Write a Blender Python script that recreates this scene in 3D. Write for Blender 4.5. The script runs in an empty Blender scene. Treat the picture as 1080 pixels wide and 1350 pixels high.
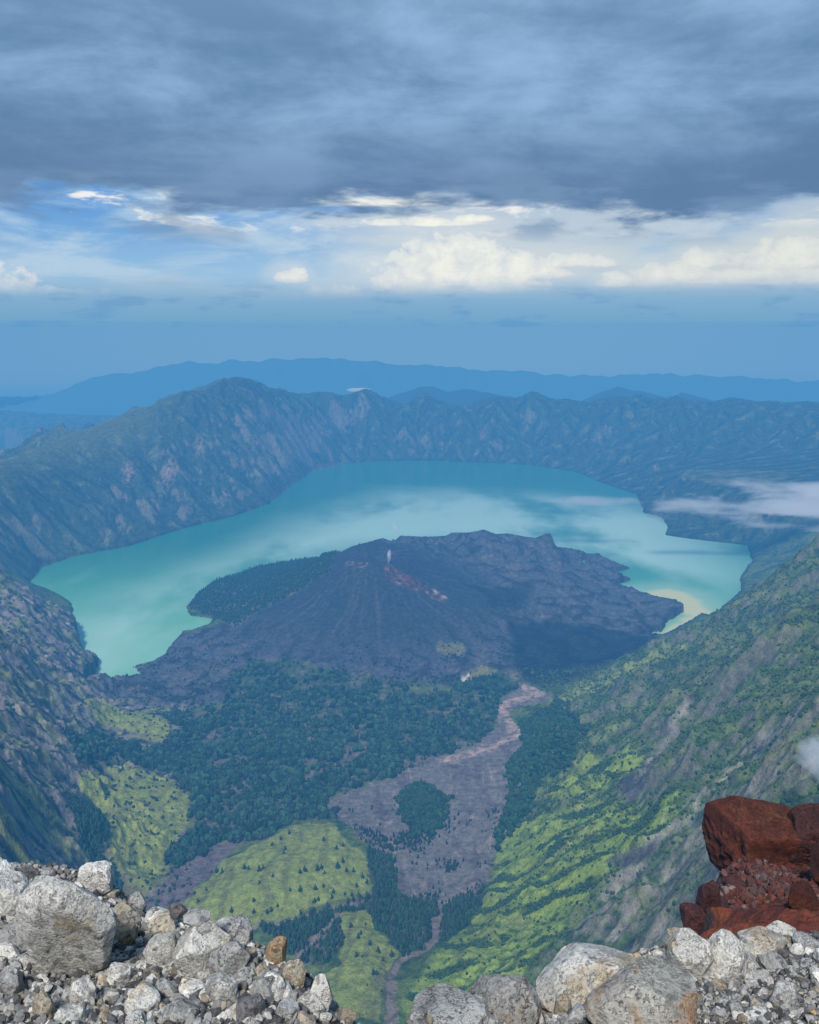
import bpy, math, random, time
import numpy as np
T0 = time.time()
random.seed(7); RNG = np.random.default_rng(7)
SC = bpy.context.scene
COL = SC.collection
# ------------------------------------------------------------------ camera numbers (metres; z = 0 is the lake)
F, PITCH, EYE = 1040.0, math.radians(13.2), 1720.0
CP, SP = math.cos(PITCH), math.sin(PITCH)

def ray(px, py):
    a = (px - 540.0) / F; b = (675.0 - py) / F
    return np.array([a, CP + b * SP, -SP + b * CP])          # x right, y forward, z up
def at_d(px, py, d):                                          # point at forward distance d
    r = ray(px, py); k = d / r[1]
    return (r[0] * k, d, EYE + r[2] * k)
def at_z(px, py, z):                                          # point at height z
    r = ray(px, py); k = (z - EYE) / r[2]
    return (r[0] * k, r[1] * k, z)

# ------------------------------------------------------------------ noise
def _h(ix, iy, iz, s):
    n = (ix * 374761393 + iy * 668265263 + iz * 1274126177 + s * 974634777) & 0xffffffff
    n = ((n ^ (n >> 13)) * 1274126177) & 0xffffffff
    return (n ^ (n >> 16)) & 0xffffffff
def perlin2(x, y, s=0):
    x = np.asarray(x, float); y = np.asarray(y, float)
    x0 = np.floor(x); y0 = np.floor(y)
    fx = (x - x0).astype(np.float32); fy = (y - y0).astype(np.float32)
    xi = x0.astype(np.int64); yi = y0.astype(np.int64)
    u = fx * fx * fx * (fx * (fx * 6 - 15) + 10); v = fy * fy * fy * (fy * (fy * 6 - 15) + 10)
    def g(dx, dy):
        a = _h(xi + dx, yi + dy, 0, s).astype(np.float32) * np.float32(2 * math.pi / 4294967296)
        return np.cos(a) * (fx - dx) + np.sin(a) * (fy - dy)
    a = g(0, 0); b = g(1, 0); c = g(0, 1); d = g(1, 1)
    return ((a + u * (b - a)) * (1 - v) + (c + u * (d - c)) * v) * 1.5
def fbm(x, y, octv=5, s=0, gain=.5):
    r = 0; a = 1.; t = 0
    for i in range(octv):
        r = r + a * perlin2(x, y, s + i); t += a; a *= gain; x = x * 2.03 + 17.1; y = y * 2.03 - 9.7
    return r / t
def ridged(x, y, octv=5, s=0):
    r = 0; a = 1.; t = 0; w = 1
    for i in range(octv):
        n = 1 - np.abs(perlin2(x, y, s + i)) * 1.6; n = np.clip(n, 0, 1) ** 2
        r = r + a * n * w; t += a; w = np.clip(n * 1.6, 0, 1); a *= .5; x = x * 2.1 + 5.3; y = y * 2.1 + 1.7
    return r / t
def perlin3(x, y, z, s=0):
    x0 = np.floor(x); y0 = np.floor(y); z0 = np.floor(z)
    fx, fy, fz = x - x0, y - y0, z - z0
    xi, yi, zi = x0.astype(np.int64), y0.astype(np.int64), z0.astype(np.int64)
    sm = lambda q: q * q * q * (q * (q * 6 - 15) + 10)
    u, v, w = sm(fx), sm(fy), sm(fz); r = 0
    for dx in (0, 1):
        for dy in (0, 1):
            for dz in (0, 1):
                hh = _h(xi + dx, yi + dy, zi + dz, s)
                gx = (hh & 1023) / 511.5 - 1; gy = ((hh >> 10) & 1023) / 511.5 - 1; gz = ((hh >> 20) & 1023) / 511.5 - 1
                g = gx * (fx - dx) + gy * (fy - dy) + gz * (fz - dz)
                r = r + g * (u if dx else 1 - u) * (v if dy else 1 - v) * (w if dz else 1 - w)
    return r
def sst(a, b, x):
    t = np.clip((x - a) / (b - a), 0, 1); return t * t * (3 - 2 * t)
def lerp(a, b, t): return a + (b - a) * t

# ------------------------------------------------------------------ object helpers
def link(o): COL.objects.link(o); return o
def tag(o, label=None, cat=None, group=None, kind=None):
    if label: o['label'] = label
    if cat: o['category'] = cat
    if group: o['group'] = group
    if kind: o['kind'] = kind
    return o
def empty(name, loc, rz=0):
    o = bpy.data.objects.new(name, None); link(o); o.location = loc; o.rotation_euler = (0, 0, rz)
    o.empty_display_size = .1; return o
def mesh_np(name, V, Fq, mat=None, cols=None, smooth=True, parent=None):
    """V (n,3), Fq (m,3|4) ints"""
    V = np.asarray(V, np.float32); Fq = np.asarray(Fq, np.int32)
    me = bpy.data.meshes.new(name); k = Fq.shape[1]
    me.vertices.add(len(V)); me.vertices.foreach_set('co', V.ravel())
    me.loops.add(Fq.size); me.loops.foreach_set('vertex_index', Fq.ravel())
    me.polygons.add(len(Fq)); me.polygons.foreach_set('loop_start', np.arange(0, Fq.size, k, dtype=np.int32))
    me.update(calc_edges=True)
    me.polygons.foreach_set('use_smooth', np.full(len(Fq), smooth))
    if cols is not None:
        at = me.color_attributes.new('col', 'FLOAT_COLOR', 'POINT')
        c = np.ones((len(V), 4), np.float32); c[:, :cols.shape[1]] = cols
        at.data.foreach_set('color', c.ravel())
    if mat: me.materials.append(mat)
    me.update()
    o = bpy.data.objects.new(name, me); link(o)
    if parent: o.parent = parent
    return o
def grid_faces(nr, nc):
    i = np.arange(nr * nc).reshape(nr, nc)
    return np.stack([i[:-1, :-1], i[:-1, 1:], i[1:, 1:], i[1:, :-1]], -1).reshape(-1, 4)

class N:                                                      # small node-graph helper
    def __init__(s, tree): s.t = tree
    def node(s, typ, **kw):
        n = s.t.nodes.new(typ)
        for k, v in kw.items(): setattr(n, k, v)
        return n
    def put(s, sock, v):
        if isinstance(v, bpy.types.NodeSocket): s.t.links.new(v, sock)
        else:
            if sock.type == 'RGBA' and len(v) == 3: v = (*v, 1)
            sock.default_value = v
    def m(s, op, *a, clamp=False):
        n = s.node('ShaderNodeMath', operation=op, use_clamp=clamp)
        for i, v in enumerate(a): s.put(n.inputs[i], v)
        return n.outputs[0]
    def vm(s, op, *a):
        n = s.node('ShaderNodeVectorMath', operation=op)
        for i, v in enumerate(a): s.put(n.inputs[i], v)
        return n.outputs[0]
    def sst(s, x, a, b):
        n = s.node('ShaderNodeMapRange', interpolation_type='SMOOTHSTEP'); s.put(n.inputs[0], x)
        n.inputs[1].default_value = a; n.inputs[2].default_value = b; return n.outputs[0]
    def noise(s, vec, scale, detail=5, rough=.5, dist=0., dims='3D'):
        n = s.node('ShaderNodeTexNoise', noise_dimensions=dims); s.put(n.inputs['Vector'], vec)
        n.inputs['Scale'].default_value = scale; n.inputs['Detail'].default_value = detail
        n.inputs['Roughness'].default_value = rough; n.inputs['Distortion'].default_value = dist
        return n.outputs[0]
    def voro(s, vec, scale, feat='F1', out=0):
        n = s.node('ShaderNodeTexVoronoi', feature=feat); s.put(n.inputs['Vector'], vec); n.inputs['Scale'].default_value = scale
        return n.outputs[out]
    def mix(s, f, a, b, mode='MIX'):
        n = s.node('ShaderNodeMix', data_type='RGBA', blend_type=mode)
        s.put(n.inputs[0], f); s.put(n.inputs[6], a); s.put(n.inputs[7], b); return n.outputs[2]
    def xyz(s, x, y, z):
        n = s.node('ShaderNodeCombineXYZ'); s.put(n.inputs[0], x); s.put(n.inputs[1], y); s.put(n.inputs[2], z); return n.outputs[0]
    def bump(s, h, strength, dist):
        n = s.node('ShaderNodeBump'); s.put(n.inputs['Height'], h); n.inputs['Strength'].default_value = strength
        n.inputs['Distance'].default_value = dist; return n.outputs[0]
def mat_new(name):
    m = bpy.data.materials.new(name); m.use_nodes = True; g = N(m.node_tree)
    b = m.node_tree.nodes['Principled BSDF']; b.inputs['Specular IOR Level'].default_value = .2; b.inputs['Roughness'].default_value = .9
    return m, g, b
def attr(g, name='col'):
    n = g.node('ShaderNodeAttribute'); n.attribute_name = name; return n.outputs['Color']
def pos(g): return g.node('ShaderNodeNewGeometry').outputs['Position']

# ------------------------------------------------------------------ materials
def terrain_mat():
    m, g, b = mat_new('ground_cover'); p = pos(g)
    n1 = g.noise(p, .045, 6, .62); n2 = g.noise(p, .22, 4, .6)
    f = g.m('ADD', g.m('MULTIPLY', g.m('SUBTRACT', n1, .5), 2.), g.m('MULTIPLY', g.m('SUBTRACT', n2, .5), 1.7))
    f = g.m('MAXIMUM', g.m('ADD', f, 1.02), .25)
    c = g.mix(1., attr(g), g.xyz(f, f, f), 'MULTIPLY')
    g.put(b.inputs['Base Color'], c)
    g.put(b.inputs['Normal'], g.bump(g.m('ADD', n1, g.m('MULTIPLY', n2, .35)), .8, 9.))
    b.inputs['Specular IOR Level'].default_value = .05
    return m
def leaf_mat(name='foliage'):
    m, g, b = mat_new(name)
    g.put(b.inputs['Base Color'], attr(g)); b.inputs['Specular IOR Level'].default_value = .05
    return m
MT = terrain_mat(); ML = leaf_mat()

# ------------------------------------------------------------------ terrain: control points -> smooth base
ctl = []
def S(px, py, z): ctl.append(at_z(px, py, z))
def D(px, py, d): ctl.append(at_d(px, py, d))
def W(x, y, z): ctl.append((x, y, z))
# far rim crest
for px, py, d in [(-60, 640, 5200), (0, 616, 6100), (30, 612, 6500), (62, 597, 6900), (105, 586, 7300), (150, 573, 7700), (185, 553, 8000), (215, 540, 8250),
                  (250, 526, 8500), (285, 507, 8900), (312, 499, 9200), (340, 508, 9500), (365, 519, 9800), (400, 523, 10300), (440, 526, 10800), (478, 520, 11000), (520, 538, 11200), (560, 524, 11300), (600, 535, 11300),
                  (650, 531, 11300), (700, 521, 11300), (745, 530, 11300), (790, 528, 11200), (850, 524, 11000), (900, 526, 10800), (960, 531, 10500), (1020, 529, 10200),
                  (1080, 531, 9900), (1150, 528, 9400), (1250, 530, 8800)]:
    D(px, py, d)
# behind the rim
for x, y, z in [(-5000, 6500, -300), (-5600, 8500, -300), (-5500, 10500, -150), (-4200, 12500, 100), (-2500, 13600, 150), (0, 14000, 150), (2500, 14000, 200), (5000, 13500, 250), (7500, 12500, 300),
                (-9000, 9000, -1300), (-9000, 13000, -1300), (-8500, 18000, -1900), (-3000, 19500, -1300), (3000, 19500, -1100), (9000, 19000, -1000), (13500, 19500, -1300), (-13500, 19500, -2050)]:
    W(x, y, z)
# shore
far_shore = [(38, 768), (55, 748), (100, 733), (170, 720), (240, 697), (310, 680), (355, 664), (385, 640), (410, 622), (450, 612), (500, 608), (560, 607), (640, 610), (700, 613), (760, 622), (792, 636), (840, 652)]
for px, py in far_shore: S(px, py, 2)
for px, py in [(880, 690), (880, 706), (925, 712), (985, 719), (990, 738), (975, 765)]: S(px, py, 3)
# wall mid heights
for px, py, d in [(130, 650, 6700), (60, 680, 6000), (210, 620, 7400), (300, 600, 8000), (380, 580, 9300), (20, 700, 5500), (450, 568, 10700), (560, 560, 10900), (700, 565, 10900), (800, 580, 10200), (900, 590, 9300), (1000, 585, 9000), (1080, 590, 8600)]:
    D(px, py, d)
for px, py, z in [(900, 628, 250), (960, 625, 290), (1020, 622, 330), (860, 655, 60), (905, 668, 110), (960, 672, 150), (1050, 650, 330), (1080, 690, 260), (1030, 715, 110), (1010, 750, 90), (1000, 775, 110)]:
    S(px, py, z)
# near-right slope silhouette, then its face
for px, py, d in [(1150, 665, 3650), (1080, 718, 3560), (1030, 752, 3530), (985, 787, 3520), (940, 822, 3500), (880, 851, 3480), (830, 876, 3460), (780, 897, 3440), (740, 912, 3430)]:
    D(px, py, d)
for x, y, z in [(2000, 4050, 330), (1600, 4000, 120), (1250, 3950, 40), (2700, 4200, 420), (950, 3850, 20), (2300, 4700, 150)]: W(x, y, z)
for px, py, z in [(1080, 800, 860), (1080, 900, 900), (1080, 980, 940), (1080, 1050, 960), (1000, 850, 640), (1000, 950, 740), (1000, 1040, 800), (900, 900, 420), (900, 980, 540), (900, 1060, 600), (900, 1130, 640),
                  (820, 930, 250), (820, 1000, 370), (820, 1080, 450), (820, 1160, 500), (820, 1240, 540), (740, 950, 110), (740, 1010, 220), (740, 1090, 300), (740, 1180, 380), (740, 1270, 430), (960, 1200, 740), (900, 1260, 660),
                  (680, 990, 85), (690, 1060, 150), (670, 1130, 190), (660, 1200, 260), (660, 1290, 350), (600, 1260, 265), (600, 1330, 330), (560, 1340, 290)]:
    S(px, py, z)
# valley floor
for px, py, z in [(710, 918, 28), (675, 935, 34), (660, 975, 48), (600, 1010, 62), (650, 1050, 90), (640, 1120, 130), (640, 1180, 165), (580, 1200, 185), (570, 1240, 205), (525, 1270, 225), (515, 1340, 265),
                  (560, 1065, 96), (540, 1120, 125), (500, 1060, 85), (440, 1065, 90), (600, 940, 50), (500, 950, 55), (400, 950, 50), (300, 950, 40), (260, 920, 20), (180, 905, 8), (350, 1010, 70), (300, 1050, 90), (450, 1010, 68),
                  (250, 1000, 60), (270, 1090, 115), (230, 1150, 150), (205, 1195, 175), (320, 1115, 130)]:
    S(px, py, z)
# central meadow hill and the lower meadows
for px, py, z in [(400, 1090, 165), (440, 1092, 160), (350, 1125, 185), (300, 1150, 195), (265, 1180, 200), (320, 1170, 235), (400, 1140, 215), (470, 1135, 170), (450, 1170, 195), (350, 1210, 225), (280, 1215, 205),
                  (400, 1210, 200), (490, 1190, 165), (470, 1220, 225), (490, 1260, 265), (470, 1310, 290), (420, 1290, 250), (400, 1340, 275), (300, 1280, 240)]:
    S(px, py, z)
# left meadows and cliff
for px, py, z in [(150, 940, 105), (200, 955, 75), (220, 972, 55), (130, 925, 110), (120, 985, 140), (180, 995, 80), (140, 1025, 190), (190, 1030, 150), (240, 1060, 120), (170, 1080, 220), (230, 1110, 150), (150, 1120, 235), (190, 1160, 205), (115, 1070, 235), (120, 1150, 260)]:
    S(px, py, z)
for px, py, z in [(70, 862, 230), (100, 897, 190), (60, 905, 330), (0, 835, 560), (-60, 800, 700), (30, 950, 470), (80, 960, 300), (60, 1020, 430), (0, 1030, 620), (95, 1030, 290), (70, 1100, 390), (0, 1120, 580), (-70, 950, 800), (-80, 1100, 800), (30, 1180, 430)]:
    S(px, py, z)
for px, py, d in [(0, 762, 4050), (35, 785, 3980), (60, 815, 3850), (-60, 720, 4300)]: D(px, py, d)
for x, y, z in [(-1750, 3950, 10), (-2050, 4500, 10), (-2500, 5000, 60), (-3100, 4900, 400), (-2400, 3650, 420)]: W(x, y, z)
# volcano cone and its lava apron
for px, py, z in [(485, 741, 345), (460, 745, 320), (510, 748, 330), (430, 775, 230), (540, 775, 250), (500, 790, 235), (380, 805, 110), (450, 815, 150), (520, 825, 140), (590, 810, 150), (330, 830, 55), (420, 850, 80), (520, 868, 80), (610, 860, 70),
                  (250, 865, 22), (200, 885, 10), (350, 880, 50), (660, 840, 60), (720, 870, 28), (800, 860, 22), (650, 785, 110), (700, 790, 80), (750, 800, 55), (850, 805, 30), (820, 775, 30), (780, 760, 45), (600, 790, 170),
                  (300, 790, 35), (350, 765, 60), (290, 768, 30), (400, 745, 90), (440, 736, 110), (260, 800, 14)]:
    S(px, py, z)
for px, py, d in [(465, 719, 4900), (485, 716, 4950), (505, 716, 4980), (540, 712, 5500), (590, 712, 5600), (640, 704, 5700), (680, 709, 5700), (718, 710, 5600), (735, 716, 5650), (760, 742, 5350), (560, 740, 4950), (640, 745, 5100), (700, 750, 5000)]:
    D(px, py, d)
for x, y, z in [(-500, 5900, 10), (0, 6350, 5), (600, 6450, 5), (1000, 6100, 5)]: W(x, y, z)
# hidden ground under and behind the viewer's rim
for x, y, z in [(0, 1150, 400), (-500, 1150, 440), (500, 1150, 470), (900, 1100, 700), (-900, 1150, 680), (0, 700, 780), (-450, 700, 800), (450, 700, 840), (0, 250, 1350), (-170, 250, 1370), (170, 250, 1370)]:
    W(x, y, z)
ctl = np.array(ctl)
K = len(ctl); c0 = 60.
def phi(r2): return np.sqrt(r2 + c0 * c0)
A = phi((ctl[:, None, 0] - ctl[None, :, 0]) ** 2 + (ctl[:, None, 1] - ctl[None, :, 1]) ** 2)
A = A - np.eye(K) * 25.                                       # slight smoothing
M = np.zeros((K + 3, K + 3)); M[:K, :K] = A; M[:K, K] = 1; M[:K, K + 1:] = ctl[:, :2] / 1e4; M[K:, :K] = M[:K, K:].T
sol = np.linalg.solve(M, np.concatenate([ctl[:, 2], np.zeros(3)]))
def base_h(x, y):
    sh = x.shape; x = x.ravel(); y = y.ravel(); o = np.empty(len(x))
    for i in range(0, len(x), 40000):
        a, b = x[i:i + 40000], y[i:i + 40000]
        r = phi((a[:, None] - ctl[None, :, 0]) ** 2 + (b[:, None] - ctl[None, :, 1]) ** 2)
        o[i:i + 40000] = r @ sol[:K] + sol[K] + sol[K + 1] * a / 1e4 + sol[K + 2] * b / 1e4
    return o.reshape(sh)

NT, NR = 1100, 1350
tt = np.linspace(-.74, .74, NT)
yy = np.exp(np.linspace(math.log(250), math.log(20000), 6000))
dens = np.interp(yy, [250, 1000, 1250, 4200, 4700, 6200, 6800, 11600, 12500, 20000], [.15, .6, 1.7, 1.5, 1.2, 1.2, 2.3, 2.3, .4, .2])
cum = np.cumsum(dens); cum = (cum - cum[0]) / (cum[-1] - cum[0])
ROWS = np.interp(np.linspace(0, 1, NR), cum, yy)
TT, YY = np.meshgrid(tt, ROWS); XX = TT * YY
# base on a coarse grid, then upsampled
ci, cj = np.linspace(0, NR - 1, 340), np.linspace(0, NT - 1, 276)
def up(Z):
    i = np.arange(NR) * (339 / (NR - 1)); i0 = np.minimum(i.astype(int), 338); f = (i - i0)[:, None]
    Z1 = Z[i0] * (1 - f) + Z[i0 + 1] * f
    j = np.arange(NT) * (275 / (NT - 1)); j0 = np.minimum(j.astype(int), 274); g = (j - j0)[None]
    return Z1[:, j0] * (1 - g) + Z1[:, j0 + 1] * g
cy = np.interp(ci, np.arange(NR), ROWS); ct = np.interp(cj, np.arange(NT), tt)
CTg, CYg = np.meshgrid(ct, cy)
ZB = up(base_h(CTg * CYg, CYg))
print('base', time.time() - T0)

def gradXY(Z):                                                # dz/dx, dz/dy on the perspective grid
    Zt = np.gradient(Z, tt, axis=1); Zy = np.gradient(Z, ROWS, axis=0)
    gx = Zt / YY; return gx, Zy - gx * TT
def row_of(y): return np.interp(y, ROWS, np.arange(NR))
def samp(Z, x, y):
    x = np.asarray(x, float); y = np.asarray(y, float)
    i = np.clip(row_of(y), 0, NR - 1.001); j = np.clip((x / y - tt[0]) / (tt[1] - tt[0]), 0, NT - 1.001)
    i0 = i.astype(int); j0 = j.astype(int); f = i - i0; g = j - j0
    return (Z[i0, j0] * (1 - f) + Z[i0 + 1, j0] * f) * (1 - g) + (Z[i0, j0 + 1] * (1 - f) + Z[i0 + 1, j0 + 1] * f) * g
def cast(px, py, Z):                                          # where the sight line of a feature meets the land, as plan x, y
    r = ray(px, py); t = r[0] / r[1]; j = int(round((np.clip(t, tt[0], tt[-1]) - tt[0]) / (tt[1] - tt[0])))
    zl = EYE + r[2] / r[1] * ROWS
    hit = np.nonzero(Z[:, j] >= zl)[0]; hit = hit[hit > 30]
    y = ROWS[hit[0]] if len(hit) else 19000.
    return t * y, y
def sdist(poly, x, y):                                        # signed distance, positive inside
    P = np.array(poly, float); d2 = np.full(x.shape, 1e18); ins = np.zeros(x.shape, bool)
    for k in range(len(P)):
        ax, ay = P[k]; bx, by = P[(k + 1) % len(P)]
        ex, ey = bx - ax, by - ay; L = ex * ex + ey * ey + 1e-9
        h = np.clip(((x - ax) * ex + (y - ay) * ey) / L, 0, 1)
        d2 = np.minimum(d2, (x - ax - ex * h) ** 2 + (y - ay - ey * h) ** 2)
        c = ((ay > y) != (by > y)) & (x < (bx - ax) * (y - ay) / (by - ay + 1e-12) + ax)
        ins ^= c
    d = np.sqrt(d2); return np.where(ins, d, -d)
def ldist(line, x, y):
    P = np.array(line, float); d2 = np.full(x.shape, 1e18)
    for k in range(len(P) - 1):
        ax, ay = P[k]; bx, by = P[k + 1]; ex, ey = bx - ax, by - ay; L = ex * ex + ey * ey + 1e-9
        h = np.clip(((x - ax) * ex + (y - ay) * ey) / L, 0, 1)
        d2 = np.minimum(d2, (x - ax - ex * h) ** 2 + (y - ay - ey * h) ** 2)
    return np.sqrt(d2)
def full(fn, pts, wx, wy):                                    # evaluate only in the bounding box
    P = np.array(pts); x0, y0 = P.min(0) - 500; x1, y1 = P.max(0) + 500
    m = (wx > x0) & (wx < x1) & (wy > y0) & (wy < y1)
    out = np.full(wx.shape, -1e4 if fn is sdist else 1e4); out[m] = fn(pts, wx[m], wy[m]); return out

# lake outline in plan (all at z = 0)
lake_px = far_shore + [(850, 676), (874, 682), (880, 692), (878, 706), (925, 712), (985, 719), (993, 738), (976, 765), (978, 790), (960, 815), (935, 832), (925, 824), (906, 833),
           (880, 842), (845, 839), (872, 830), (884, 818), (900, 806), (892, 797), (862, 790), (840, 782), (803, 772), (830, 764), (800, 757), (830, 749), (795, 741), (770, 736)]
lake_xy = [at_z(px, py, 0)[:2] for px, py in lake_px]
lake_xy += [(1180, 6050), (950, 6300), (500, 6450), (0, 6400), (-450, 6050), (-700, 5800)]
lake_xy += [at_z(px, py, 0)[:2] for px, py in [(400, 736), (340, 747), (285, 765), (262, 782), (245, 800), (252, 812), (284, 816), (276, 826), (240, 832), (218, 862), (180, 880), (188, 890), (130, 912), (110, 925)]]
lake_xy += [(-1650, 3900), (-1800, 4020), (-1930, 4280), (-2150, 4750), at_z(38, 768, 0)[:2]]
_sa = 26 + 40 * sst(-1200, -600, XX) * sst(1700, 1300, XX) * (YY < 6600); wsx = XX + _sa * fbm(XX / 190, YY / 190, 5, 40, .6); wsy = YY + _sa * fbm(XX / 190, YY / 190, 5, 50, .6)
LS = -full(sdist, lake_xy, wsx, wsy); LS = np.where(LS > 9e3, 9e3, LS)             # >0 on land: metres from shore
print('lake', time.time() - T0)

# ---- relief: gullies that run down the slope
def gully(X, Y, dx, dy, fr, s):
    x = X * fr; y = Y * fr; ix = np.floor(x).astype(np.int64); iy = np.floor(y).astype(np.int64)
    fx = (x - ix).astype(np.float32); fy = (y - iy).astype(np.float32)
    c = np.zeros(x.shape, np.float32); sn = c.copy(); w = c.copy()
    for i in (-1, 0, 1, 2):
        for j in (-1, 0, 1, 2):
            hh = _h(ix + i, iy + j, 3, s)
            vx = fx - i - ((hh & 1023) / 1023. - .5).astype(np.float32) * .8 - .0; vy = fy - j - (((hh >> 10) & 1023) / 1023. - .5).astype(np.float32) * .8
            ww = np.exp(-1.8 * (vx * vx + vy * vy)); ph = (vx * dx + vy * dy) * np.float32(2 * math.pi)
            c += np.cos(ph) * ww; sn += np.sin(ph) * ww; w += ww
    w += 1e-6; return c / w, sn / w
dL = LS
far = sst(5300, 6300, YY) * 1.0
far = np.maximum(far, sst(-2300, -2900, XX) * sst(4300, 4900, YY))
ZB = np.where(LS > 0, np.maximum(ZB, 1 + np.minimum(LS, 200) * .04), ZB)
_cs = np.array(at_z(488, 742, 350)[:2]); _rc = np.hypot((XX - _cs[0]) * .95, YY - _cs[1]); _cz = 352 - np.maximum(_rc - 130, 0) * .60 + np.maximum(_rc - 420, 0) * .22
_k = 18.; ZB = np.where(_rc < 900, np.maximum(ZB, _cz) + _k * np.exp(-np.abs(ZB - _cz) / _k) * .5 * (_rc < 700), ZB)
gx, gy = gradXY(ZB)
def blur(Z, n=6):
    for _ in range(n): Z = (np.roll(Z, 1, 0) + np.roll(Z, -1, 0) + Z * 2) / 4; Z = (np.roll(Z, 1, 1) + np.roll(Z, -1, 1) + Z * 2) / 4
    return Z
gx, gy = blur(gx, 10).astype(np.float32), blur(gy, 10).astype(np.float32)
X32, Y32 = XX.astype(np.float32), YY.astype(np.float32)
wx = XX + 60 * fbm(XX / 400, YY / 400, 3, 11); wy = YY + 60 * fbm(XX / 400, YY / 400, 3, 14)
slope = np.hypot(gx, gy)
ZE = np.zeros(ZB.shape, np.float32); ggx, ggy = gx.copy(), gy.copy()
fade = sst(.12, .5, slope)
lam = 430.; amp = 46.; ERO = []
for o in range(6):
    L = np.hypot(ggx, ggy) + 1e-5; dx, dy = -ggy / L, ggx / L
    c, sn = gully(wx, wy, dx, dy, 1 / lam, 60 + o)
    v = fade * amp * (1 + far * (.9, .5, 0, -.3, -.6, -.7)[o])
    ZE += c * v; ERO.append(c)
    k = -sn * (2 * math.pi / lam) * v * .9
    ggx = ggx + k * dx; ggy = ggy + k * dy
    fade = fade * (.45 + .55 * sst(-.4, .6, sn * sn + .3))
    lam *= .53; amp *= .53
print('gully', time.time() - T0)
# zones in plan
def cone_like(a, b): return full(sdist, [cast(p[0], p[1], ZB) for p in a], XX, YY)
lava_px = [(135, 915), (240, 830), (290, 822), (350, 800), (400, 775), (440, 740), (470, 715), (540, 700), (640, 695), (730, 700), (760, 735), (835, 745), (835, 770), (905, 800), (890, 830), (830, 872), (745, 905), (690, 900), (650, 880),
           (600, 905), (520, 905), (420, 890), (330, 885), (300, 925), (190, 930)]
lavaS = full(sdist, [at_z(p[0], p[1], 40)[:2] if p[1] > 735 else at_d(p[0], p[1], 6200)[:2] for p in lava_px], wx, wy)
lava = sst(-60, 40, lavaS)
nearR = sst(150, 500, XX - (YY - 1200) * .12) * (1 - sst(3900, 4300, YY))
valleyflat = sst(.34, .12, slope) * (1 - far)
relief_amp = .2 + .9 * far
relief_amp = np.where(YY < 4400, .62, relief_amp)
relief_amp = relief_amp * (1 - .85 * lava)
tgz = sst(-60, 120, cone_like([(640, 1085), (700, 1075), (800, 1050), (920, 1055), (880, 1100), (800, 1150), (740, 1215), (690, 1300), (640, 1345), (525, 1348), (545, 1290), (600, 1235), (640, 1185), (648, 1120)], 0))
leftz = (1 - sst(-700, -560, XX + (YY - 2000) * .28)) * (1 - far) * (1 - sst(4300, 4600, YY))
relief_amp = relief_amp * (1 - .65 * tgz) * (1 - .5 * leftz)
Z = ZB + ZE * relief_amp * sst(0, 160, LS); n_c0 = fbm(XX / 500, YY / 500, 4, 163)
# volcanic surfaces, hummocks, meadows, outcrops
rg = ridged(XX / 620, YY / 620, 6, 21)
crest_pts = [at_d(a, b, c)[:2] for a, b, c in [(0, 616, 6100), (62, 597, 6900), (150, 573, 7700), (250, 526, 8500), (312, 499, 9200), (365, 519, 9800), (440, 526, 10800), (520, 538, 11200), (600, 535, 11300), (700, 521, 11300), (850, 524, 11000), (1020, 529, 10200), (1150, 528, 9400)]]
cdist = full(ldist, crest_pts, XX, YY); calm = .18 + .82 * sst(60, 700, cdist)
Z = np.where(far > .5, ZB + (Z - ZB) * (.3 + .7 * calm), Z)
Z += sst(500, 0, cdist) * far * (fbm(XX / 170, YY / 300, 5, 41, .62) * (20 + 18 * sst(-2800, -1500, XX)) + fbm(XX / 45, YY / 60, 3, 43) * 12)
Z += far * calm * sst(0, 300, LS) * (rg - .35) * 120 * sst(.15, .5, slope)
crest_noise = fbm(XX / 260, YY / 260, 6, 31, .58)
Z += far * calm * sst(300, 900, ZB) * crest_noise * 75
Z += np.where(YY < 4400, sst(.25, .7, slope), 0) * (ridged(XX / 240, YY / 240, 6, 27) - .35) * 48
Z += (1 - lava) * np.where(YY < 4500, 1, 0) * fbm(XX / 110, YY / 110, 5, 33) * (5 + 12 * sst(.15, .5, slope))
hum = fbm(wx / 55, wy / 55, 5, 35); flow = ridged(wx / 210, wy / 210, 5, 37)
cs = np.array(at_z(490, 742, 345)[:2]); rc = np.hypot(XX - cs[0], YY - cs[1]); ac = np.arctan2(YY - cs[1], XX - cs[0])
cone = sst(1050, 500, rc) * lava
Z += lava * sst(0, 60, LS) * ((hum * 11 + (flow - .3) * 40) * (1 - cone * .85) + 8 * sst(10, 40, LS) * (1 - cone))
Z += cone * sst(60, 400, rc) * 7 * fbm(ac * 9, rc / 900, 4, 39)
Z += leftz * sst(.2, .6, slope) * ((ridged(wx / 130, wy / 130, 5, 151) - .4) * 42 + fbm(XX / 40, YY / 40, 4, 155) * 9)
spur = nearR * (1 - tgz) * sst(.25, .55, slope); Z += spur * ((ridged((XX + .35 * YY) / 1000 + .1 * n_c0, (YY - .30 * XX) / 250, 5, 161) - .42) * 105)
# terraces on the right-hand slope
terr = nearR * sst(600, 350, Z) * sst(120, 200, Z) * sst(3300, 2600, YY)
tz = (-YY - .3 * XX + 75 * fbm(XX / 260, YY / 260, 4, 44)) / 92.
fr_ = tz - np.floor(tz)
Z += terr * 17 * (sst(.0, .8, fr_) - fr_ ) * 1.0
# crater notch on the cone
Z -= 45 * np.exp(-(((XX - cs[0] - 40) / 90) ** 2 + ((YY - cs[1] - 130) / 110) ** 2))
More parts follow.
